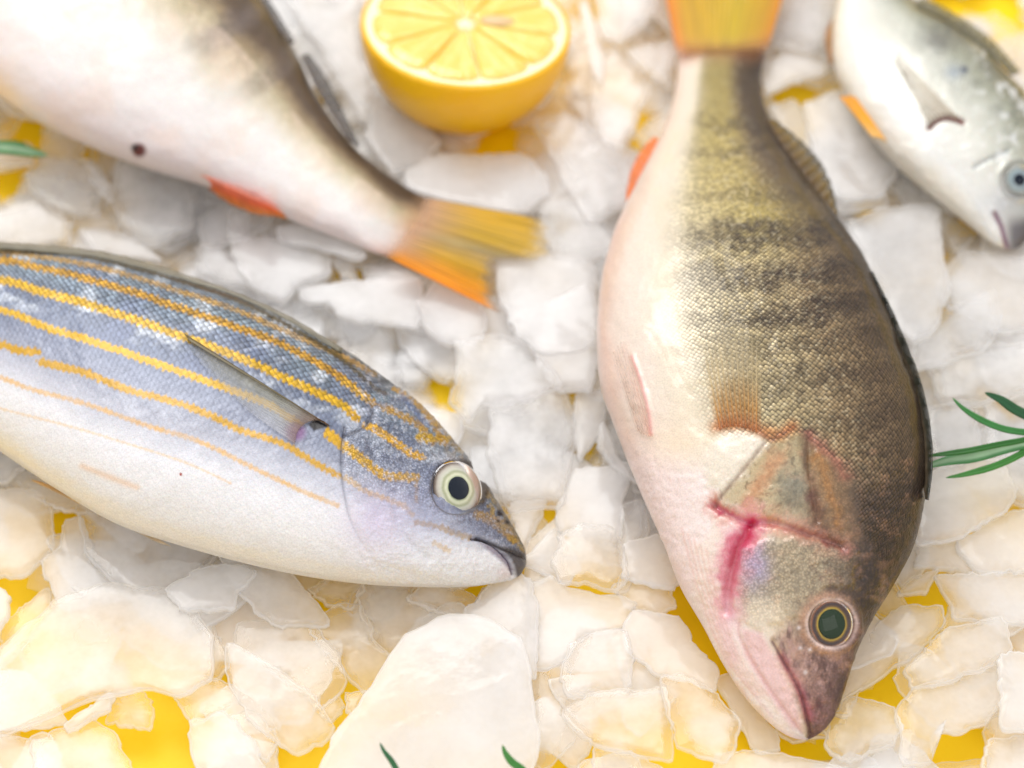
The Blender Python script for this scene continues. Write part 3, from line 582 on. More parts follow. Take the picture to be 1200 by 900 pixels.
    fin_build('dorsal_fin', [(1012, 318), (1030, 360), (1048, 405), (1066, 452), (1078, 500), (1082, 545), (1084, 585)], [(1022, 318), (1044, 362), (1064, 407), (1080, 453), (1090, 503), (1092, 545), (1087, 586)], lambda px, py, u, v: P(px, py, .038 + .004 * u), dc, root, nv=150, nu=12, rays=11, ridge=.0002)
    def d2(px, py, u, v, rr): return rgba(ramp(u, [(0, (110, 84, 48)), (.6, (132, 104, 26)), (1, (60, 56, 36))]) * (.8 + .4 * rr)[:, None], 1 - .3 * u)
    fin_build('rear_dorsal_fin', [(898, 140), (918, 172), (942, 205), (966, 238), (980, 258)], [(908, 140), (936, 162), (958, 185), (974, 215), (982, 250)], lambda px, py, u, v: P(px, py, .032), d2, root, nv=80, nu=14, rays=12)
    def tc(px, py, u, v, rr):
        c = ramp(v, [(0, (236, 140, 0)), (.15, (224, 176, 0)), (.6, (210, 182, 0)), (.85, (220, 172, 0)), (1, (230, 150, 0))]); k = np.exp(-(u / .10)**2)[:, None] * .7
        return rgba(c * (1 - k) + lin((214, 160, 120)) * k, (.95 - .1 * u) * sst(.0, .14, u))
    fin_build('tail_fin', [(794, 68), (820, 66), (870, 64), (898, 64)], [(760, -110), (820, -70), (880, -70), (950, -120)], at_z(.0235, .022), tc, root, nv=90, rays=26)
    def ac(px, py, u, v, rr): return rgba(ramp(u, [(0, (250, 160, 120)), (.5, (250, 140, 40)), (1, (252, 138, 10))]), .95 - .1 * u)
    fin_build('anal_fin', [(778, 165), (760, 195), (742, 228), (734, 250)], [(766, 160), (752, 176), (740, 200), (734, 226)], lambda px, py, u, v: P(px, py, .018), ac, root, nv=50, nu=12, rays=9)
    def vc(px, py, u, v, rr): return rgba(ramp(v, [(0, (240, 176, 160)), (.5, (246, 222, 206)), (1, (246, 216, 200))]), (.06 + .28 * rr) * (1 - .6 * u) * sst(0, .2, v) * (1 - sst(.8, 1, v)))
    fin_build('pelvic_fin', [(766, 512), (756, 510), (744, 503)], [(738, 398), (724, 404), (716, 420)], on_body(f, .0012, .0008), vc, root, rays=7)
    return f
PERCH = build_perch()

# ---- the second perch, tail towards the middle
def build_perch_two():
    st = [(520,240,472,303), (487,226,440,297), (444,198,405,283), (405,158,355,264), (375,112,300,240), (350,62,235,214), (312,5,165,192), (262,-60,95,165), (190,-130,20,128),
          (100,-190,-50,72), (0,-220,-110,5), (-80,-215,-150,-60), (-140,-190,-175,-110), (-168,-155,-176,-132)]
    f = body_build(st, 2.6, 2.6, thin(.48), .014, 70)
    root = empty('perch', f.X[f.ns // 2].mean(0) * [1, 1, 0] + [0, 0, .014], 'pale bellied perch in the top left corner with a yellow forked tail pointing right', 'fish', 'whole fish laid on the ice')
    x, y, s, t = f.px.ravel(), f.py.ravel(), f.s.ravel(), f.x.ravel(); p = Paint(len(x)); tt = t + (fbm(x / 35, y / 35, 91) - .5) * .25
    p.c = ramp(tt, [(-1, (246, 232, 228)), (-.7, (252, 246, 242)), (-.35, (246, 242, 236)), (-.05, (228, 218, 196)), (.18, (198, 184, 150)), (.38, (156, 136, 104)), (.58, (94, 74, 56)), (1, (66, 52, 42))])
    for (x0, y0, x1, y1, wd, k) in ((225, 60, 300, 15, 14, .5), (140, -20, 240, -70, 16, .6), (50, -80, 150, -150, 16, .6), (285, 110, 350, 60, 12, .35)):
        p.mix((112, 100, 96), (1 - sst(wd * .2, wd * 1.6, ldist(x, y + (fbm(x / 14, y / 14, 92) - .5) * 26, [(x0, y0), (x1, y1)])[0])) * k * 1.3 * sst(-.3, .2, t))
    p.mix((250, 224, 206), sst(.45, .7, fbm(x / 40, y / 40, 93)) * .35 * (t < .3)); p.mix((232, 186, 160), np.exp(-((x - 455)**2 / 900 + (y - 300)**2 / 200)) * .6)
    p.mix((226, 178, 130), 1 - sst(0, 46, np.hypot(x - 498, y - 272) - 6 * vn(x / 8, y / 8, 9))); r = np.hypot(x - 163, y - 176); p.mix((120, 66, 62), 1 - sst(5, 11, r)); p.mix((70, 60, 60), 1 - sst(2, 6, np.hypot(x - 158, y - 173)))
    H = (fbm(x / 50, y / 50, 95) - .5) * 1.4
    msk = np.stack([sst(-.1, .4, t) * .8, .1 + .2 * sst(0, .5, t), 0 * t], 1); body_finish(f, 'body', H, p.c * .93, msk, fish_mat('pale_scales', rim=.6, rand=.5, tilt=.7, bump=.0005, rough=.36), root)
    eye_build(f, -120, -125, 22, [(0, (30, 40, 30)), (.6, (30, 40, 30)), (.66, (190, 160, 40)), (.8, (60, 46, 40)), (1, (230, 206, 190))], .6, PUPIL_GREEN, root)
    def tc(px, py, u, v, rr):
        c = ramp(v, [(0, (232, 188, 30)), (.3, (222, 186, 50)), (.5, (216, 196, 130)), (.72, (222, 176, 26)), (.85, (250, 176, 6)), (1, (252, 164, 4))]); k = np.exp(-(u / .3)**2)[:, None] * .9 * (1 - sst(.75, 1, v))[:, None]
        c = c * (1 - k) + lin((222, 184, 160)) * k; e = (sst(.9, 1, u) * sst(.3, .6, v) * .7)[:, None]; c = c * (1 - e) + lin((84, 76, 60)) * e
        return rgba(c, (.96 - .35 * np.exp(-((v - .52) / .1)**2) * u) * (.8 + .2 * rr) * sst(0, .16, u))
    fin_build('tail_fin', [(492, 230), (482, 256), (466, 278), (448, 298)], [(640, 258), (636, 300), (606, 304), (582, 306), (574, 330), (584, 366)], at_z(.0245, .018), tc, root, nv=110, rays=26, ridge=.0004)
    def dc(px, py, u, v, rr): return rgba(ramp(u, [(0, (84, 68, 54)), (1, (70, 62, 56))]) * (.8 + .7 * rr)[:, None], .95 - .25 * u)
    fin_build('rear_dorsal_fin', [(352, 66), (368, 98), (386, 130), (408, 164)], [(362, 62), (382, 90), (400, 126), (422, 172)], lambda px, py, u, v: P(px, py, .030), dc, root, nv=60, nu=12, rays=11)
    fin_build('dorsal_fin', [(340, 52), (300, 0), (250, -60), (180, -125), (100, -180)], [(346, 48), (310, -8), (260, -70), (188, -136), (106, -196)], lambda px, py, u, v: P(px, py, .036), dc, root, nv=90, nu=10, rays=14)
    def ac(px, py, u, v, rr): return rgba(ramp(u, [(0, (250, 160, 130)), (.4, (250, 124, 70)), (1, (252, 164, 60))]), .95 - .1 * u)
    fin_build('anal_fin', [(222, 199), (248, 210), (276, 222), (306, 236)], [(232, 210), (262, 234), (296, 249), (338, 256)], lambda px, py, u, v: P(px, py, .030 - .008 * u), ac, root, nv=50, nu=12, rays=9)
build_perch_two()

# ---- the small bream, top right
def build_bream():
    st = [(1040,-70,1000,-66), (1050,-25,985,-14), (1078,8,975,38), (1116,32,978,80), (1152,60,993,118), (1182,90,1018,156), (1207,120,1048,190), (1224,155,1080,218),
          (1232,190,1110,242), (1230,225,1138,265), (1219,255,1160,283), (1206,276,1175,290), (1197,287,1184,292), (1192,290,1188,292)]
    f = body_build(st, 1.9, 1.9, thin(.42), .014, 46)
    root = empty('small_bream', f.X[f.ns // 2].mean(0) * [1, 1, 0] + [0, 0, .014], 'small silvery white bream cut by the top right edge, head pointing down to the right', 'fish', 'whole fish laid on the ice')
    x, y, s, t = f.px.ravel(), f.py.ravel(), f.s.ravel(), f.x.ravel(); p = Paint(len(x)); tt = t + (fbm(x / 26, y / 26, 101) - .5) * .25
    p.c = ramp(tt, [(-1, (246, 238, 220)), (-.7, (250, 250, 244)), (-.15, (232, 232, 220)), (.2, (208, 210, 196)), (.5, (174, 176, 156)), (.8, (128, 126, 102)), (1, (96, 88, 66))])
    p.mix((120, 124, 116), sst(.5, .72, fbm(x / 16, y / 16, 102)) * sst(.1, .5, t) * .5); p.mix((110, 108, 104), np.exp(-((x - 1100)**2 / 700 + (y - 48)**2 / 160)) * .6)
    p.mix((84, 88, 96), 1 - sst(2, 7, np.hypot(x - 1130, y - 82))); p.mix((166, 178, 190), np.exp(-((x - 1118)**2 / 120 + (y - 84)**2 / 90)) * .7)
    arc = sm([(1089, 149), (1096, 142), (1107, 138), (1118, 139), (1128, 143)]); d, _ = ldist(x, y, arc); p.mix((138, 78, 74), (1 - sst(1.5, 5, d)) * .95)
    gl = sm([(1142, 196), (1160, 186), (1182, 176)]); d2, _ = ldist(x, y, gl); p.mix((156, 164, 168), np.exp(-(d2 / 3)**2) * .6)
    p.mix((176, 182, 196), np.exp(-((x - 1180)**2 / 900 + (y - 240)**2 / 500)) * .5); p.mix((250, 252, 250), sst(.55, .7, fbm(x / 9, y / 9, 104)) * sst(1130, 1160, x) * .6)
    p.mix((90, 84, 96), sst(1172, 1190, x) * sst(245, 268, y) * .85); p.mix((150, 100, 128), np.exp(-(ldist(x, y, [(1166, 250), (1174, 266), (1180, 290)])[0] / 3)**2) * .9)
    H = -1.2 * np.exp(-(d / 3)**2) - .7 * np.exp(-(d2 / 3)**2) - 1.0 * np.exp(-(ldist(x, y, [(1166, 250), (1174, 266), (1180, 290)])[0] / 2.5)**2) + (fbm(x / 30, y / 30, 105) - .5) * 1.2
    er = np.hypot(x - 1193, y - 211); H += .7 * np.exp(-((er - 22) / 4)**2)
    p.mix((120, 120, 116), np.exp(-((er - 21) / 2.5)**2) * .6)
    msk = np.stack([sst(-.3, .4, t) * .8 * (1 - sst(1120, 1150, x)), .2 + .3 * sst(-.2, .3, t), 0 * t], 1); body_finish(f, 'body', H, p.c * .92, msk, fish_mat('bream_scales', rim=.65, rand=.4, tilt=.7, bump=.0005, rough=.3), root)
    eye_build(f, 1194, 211, 17, [(0, (30, 40, 60)), (.40, (40, 60, 80)), (.48, (160, 176, 182)), (.7, (122, 142, 146)), (.85, (168, 176, 172)), (1, (96, 92, 84))], .42, PUPIL, root)
    def pc(px, py, u, v, rr): return rgba(ramp(v, [(0, (206, 194, 174)), (.5, (224, 214, 198)), (1, (228, 222, 208))]), (.62 - .4 * u) * sst(0, .1, v) * (.6 + .4 * rr))
    fin_build('pectoral_fin', [(1128, 142), (1112, 137), (1098, 140), (1089, 148)], [(1052, 62), (1048, 60), (1046, 66), (1060, 92)], on_body(f, .0008, .0006), pc, root, rays=9)
    def oc(px, py, u, v, rr): return rgba(ramp(u, [(0, (250, 206, 120)), (.4, (248, 186, 10)), (1, (246, 176, 10))]), .97 + 0 * u)
    fin_build('pelvic_fin', [(1040, 166), (1032, 162), (1022, 160)], [(1002, 112), (994, 112), (985, 114)], lambda px, py, u, v: P(px, py, .034), oc, root, nv=30, nu=20, rays=6)
    def ac(px, py, u, v, rr): return rgba(ramp(u, [(0, (210, 170, 120)), (1, (176, 120, 50))]), .9 + 0 * u)
    fin_build('anal_fin', [(990, 5), (980, 35), (980, 70)], [(980, 14), (967, 40), (972, 76)], lambda px, py, u, v: P(px, py, .020), ac, root, nv=30, nu=10, rays=6)
    def tc(px, py, u, v, rr): return rgba(ramp(u, [(0, (90, 92, 92)), (1, (60, 62, 66))]), .95 - .2 * u)
    fin_build('tail_fin', [(1040, -62), (1020, -64), (1000, -60)], [(1090, -160), (1010, -120), (930, -150)], at_z(.018, .018), tc, root, rays=14)
    def dc(px, py, u, v, rr): return rgba(ramp(u, [(0, (120, 116, 92)), (1, (146, 138, 96))]) * (.85 + .3 * rr)[:, None], .95 - .3 * u)
    fin_build('dorsal_fin', [(1072, 6), (1110, 26), (1150, 54), (1186, 88)], [(1080, -4), (1120, 16), (1162, 46), (1196, 84)], lambda px, py, u, v: P(px, py, .030), dc, root, nv=70, nu=10, rays=14)
build_bream()

# ------------------------------------------------------------------ half lemon
def build_lemon():
    R_ = 124 * np.linalg.norm(P(547, 20, .04) - P(546, 20, .04)); zc = .036; c = P(546, 29, zc); tilt = math.radians(11)
    root = empty('lemon_half', c * [1, 1, 0] + [0, 0, .004], 'yellow half lemon standing cut side up at the top edge', 'lemon')
    n = np.array([math.sin(math.radians(4)), math.sin(tilt), math.cos(tilt)]); n /= np.linalg.norm(n); a = np.cross([0, 1, 0], n); a /= np.linalg.norm(a); b = np.cross(n, a)
    def pos(r, th, h): return c + (a * np.cos(th)[..., None] + b * np.sin(th)[..., None]) * r[..., None] + n * h[..., None]
    m, nt, out = newmat('lemon_rind'); oc = N(nt, 'TexCoord').outputs['Object']
    vo = N(nt, 'TexVoronoi', {'Vector': oc, 'Scale': 520.0}).outputs['Distance']; no = N(nt, 'TexNoise', {'Vector': oc, 'Scale': 60.0}).outputs['Fac']
    bp = N(nt, 'Bump', {'Height': vo, 'Strength': .5, 'Distance': .0006}).outputs[0]
    bs = N(nt, 'BsdfPrincipled', {'Base Color': MIXC(nt, no, (1, .58, .003, 1), (1, .50, .002, 1)), 'Roughness': .38, 'Normal': bp, 'Coat Weight': .2}); nt.links.new(bs.outputs[0], out.inputs[0])
    # rind: outer bowl turned over a rounded lip to the pith
    k = np.linspace(0, 1, 40); ang = k * math.pi / 2
    rr = np.r_[R_ * np.sin(ang), R_ * .985, R_ * .96]; hh = np.r_[-R_ * 1.04 * np.cos(ang) - .0006, .0003, .0004]
    th = np.linspace(0, 2 * math.pi, 96, endpoint=False); TH, RR = np.meshgrid(th, rr); _, HH = np.meshgrid(th, hh)
    link('rind', mesh_fast('rind', pos(RR, TH, HH).reshape(-1, 3), grid_faces(len(rr), 96, wrap=True)), m, root)
    pith = simple('lemon_pith', (.93, .88, .58, 1), .5); pith.node_tree.nodes['Principled BSDF'].inputs['Subsurface Weight'].default_value = .3; pith.node_tree.nodes['Principled BSDF'].inputs['Subsurface Scale'].default_value = .003
    rr = np.linspace(.001, R_ * .965, 40); TH, RR = np.meshgrid(th, rr)
    link('pith', mesh_fast('pith', pos(RR, TH, -.0004 + .0003 * np.sin(RR / R_ * 9) + 0 * TH).reshape(-1, 3), grid_faces(40, 96, wrap=True)), pith, root)
    flesh = attr_mat('lemon_flesh', .12, (700, .0006), .5, .6); ns = 10; prot = None
    for i in range(ns):
        th0 = i * 2 * math.pi / ns + .16; g = .028
        u, v = np.meshgrid(np.linspace(0, 1, 26), np.linspace(-1, 1, 25), indexing='ij'); half = math.pi / ns
        r = R_ * (.085 + .80 * u); edge = g * R_ * .35
        aa = v * np.maximum(half - edge / r, .01); corner = 1 - .07 * np.abs(v) ** 4 * u
        TH = th0 + aa; RR = r * corner; e = np.minimum(np.minimum(1 - np.abs(v), 1 - u), u)
        hz = .0001 + .0012 * sst(0, .12, e) + .0006 * (fbm(u * 5, v * 14 + i * 9, 120 + i) - .5)
        X = pos(RR, TH, hz); low = pos(RR, TH, 0 * hz - .003)
        n_ = X.shape[0] * X.shape[1]; V = np.vstack([X.reshape(-1, 3), low.reshape(-1, 3)]); nu, nv = u.shape
        rim = np.r_[np.arange(nv), np.arange(1, nu) * nv + nv - 1, (nu - 1) * nv + np.arange(nv - 2, -1, -1), np.arange(nu - 2, 0, -1) * nv]; r2 = np.roll(rim, -1)
        me = mesh_fast('segment', V, np.vstack([grid_faces(nu, nv), grid_faces(nu, nv, flip=True, off=n_), np.c_[rim, rim + n_, r2 + n_, r2]]))
        q = fbm(v.ravel() * 16 + i * 5, u.ravel() * 3, 130 + i); cc = ramp(q, [(.2, (236, 196, 70)), (.5, (242, 210, 100)), (.8, (248, 230, 150))]); attr(me, 'pig', np.vstack([cc, cc]))
        link('segment', me, flesh, root)
    r = np.linspace(.0001, R_ * .09, 8); TH, RR = np.meshgrid(th, r)
    link('core', mesh_fast('core', pos(RR * (1 + .15 * np.sin(5 * TH)), TH, .0012 - .0012 * (RR / (R_ * .09))**2).reshape(-1, 3), grid_faces(8, 96, wrap=True)), pith, root)
    sd = pos(np.array([R_ * .30]), np.array([.12]), np.array([.0012]))[0]; th2 = np.linspace(0, math.pi, 10); ph = np.linspace(0, 2*math.pi, 16, endpoint=False); PH, T2 = np.meshgrid(ph, th2)
    X = sd + (a * (np.sin(T2) * np.cos(PH))[..., None] * .0055 + b * (np.sin(T2) * np.sin(PH))[..., None] * .0028 + n * np.cos(T2)[..., None] * .0012)
    link('seed', mesh_fast('seed', X.reshape(-1, 3), grid_faces(10, 16, wrap=True)), simple('lemon_seed', (.72, .50, .26, 1), .4), root)
build_lemon()

# ------------------------------------------------------------------ ice
def chaikin(p, w=.25):
    q = np.roll(p, -1, 0); out = np.empty((len(p) * 2, 2)); out[0::2] = p * (1 - w) + q * w; out[1::2] = p * w + q * (1 - w); return out
RINGS = ((.0035, -1, .6), (.0008, -.92, .4), (.0, -.6, .5), (.0001, -.25, 1.2), (.0004, -.05, 1.35), (.0011, 0, .3), (.0040, .03, .9))  # third value is cloudiness; the milky rim imitates a bright edge highlight
RINGS_LOW = ((.0025, -1, .6), (.0, -.6, 0), (.0002, -.2, 0), (.0012, 0, .4))
def chip_mesh(poly, th, seed, n=44, slope=(0, 0), sharp=.09, lump=.0004):
    """poly: ground-plane outline in metres about its centre; a melted flake of ice th thick, top face at z = 0"""
    p = chaikin(np.asarray(poly, float), sharp)
    d = np.r_[0, np.cumsum(np.linalg.norm(np.diff(np.vstack([p, p[:1]]), axis=0), axis=1))]; u = np.linspace(0, d[-1], n, endpoint=False)
    pp = np.vstack([p, p[:1]]); p = np.stack([np.interp(u, d, pp[:, k]) for k in (0, 1)], 1)
    if np.sum(p[:, 0] * np.roll(p[:, 1], -1) - np.roll(p[:, 0], -1) * p[:, 1]) < 0: p = p[::-1]
    r = np.linalg.norm(p, axis=1, keepdims=True); mr = r.mean()
    p = p + p / r * ((fbm(np.cos(u / d[-1] * 6.28) * 3 + 9, np.sin(u / d[-1] * 6.28) * 3 + 9, seed, 3) - .5) * mr * .16)[:, None] + p / r * ((vn(u * 700, u * 0, seed + 3) - .5) * .0011)[:, None]
    r = np.linalg.norm(p, axis=1, keepdims=True); rings = []; cl = []
    for off, z, c in (RINGS if n > 24 else RINGS_LOW):
        k = np.clip(1 - off / r, .3, 1); q = p * k; rings.append(np.c_[q, np.full(n, z * th)]); cl.append(np.full(n, c))
    base = rings[-1][:, :2]
    for f_ in ((.72, .45, .2) if n > 24 else (.5,)):
        q = base * f_; rings.append(np.c_[q, np.full(n, .03 * th)]); cl.append(np.full(n, 1.0))
    X = np.stack(rings); C = np.stack(cl); topm = np.ones(len(rings)); topm[:2] = 0; topm[2] = .3; topm[3] = .6
    xx, yy = X[..., 0], X[..., 1]
    bumpy = (fbm(xx * 50 + seed, yy * 50, seed, 3) - .5) * lump * 1.6 + (vn(xx * 220 + seed, yy * 220, seed + 9) - .5) * lump * .5
    dome = .0002 * (1 - np.clip(np.hypot(xx, yy) / mr, 0, 1.2)**2)
    X[..., 2] += (bumpy + dome) * topm[:, None] + xx * slope[0] + yy * slope[1]
    V = X.reshape(-1, 3); nr = len(rings); Q = grid_faces(nr, n, wrap=True)
    V = np.vstack([V, [0, 0, X[-1, :, 2].mean()], [0, 0, X[0, :, 2].mean()]]); k0 = nr * n; j = np.arange(n); j2 = (j + 1) % n
    T = np.vstack([np.c_[(nr-1)*n + j, (nr-1)*n + j2, np.full(n, k0)], np.c_[j2, j, np.full(n, k0 + 1)]])
    return V, Q, T, np.r_[C.ravel(), 1, .6]
def chip_object(me_data, loc, mat, name='ice_chip'):
    V, Q, T, C = me_data; me = mesh_fast(name, V, [Q, T]); attr(me, 'cloud', C, 'FLOAT')
    o = link(name, me, mat); o.location = loc; return o
G1 = 'flakes of crushed ice around the fish'
def hero(pts, z, label, th=.005, seed=[100]):
    seed[0] += 1; z = (4.5 + z * .56) / 1000; W_ = P([q[0] for q in pts], [q[1] for q in pts], z); c = W_.mean(0)
    sl = (RNG.uniform(-.07, .07), RNG.uniform(-.07, .07))
    o = chip_object(chip_mesh((W_[:, :2] - c[:2]) * 1.13, th, seed[0], n=56, slope=sl), (c[0], c[1], z), ICE); tag(o, label, 'ice chip', G1); return o
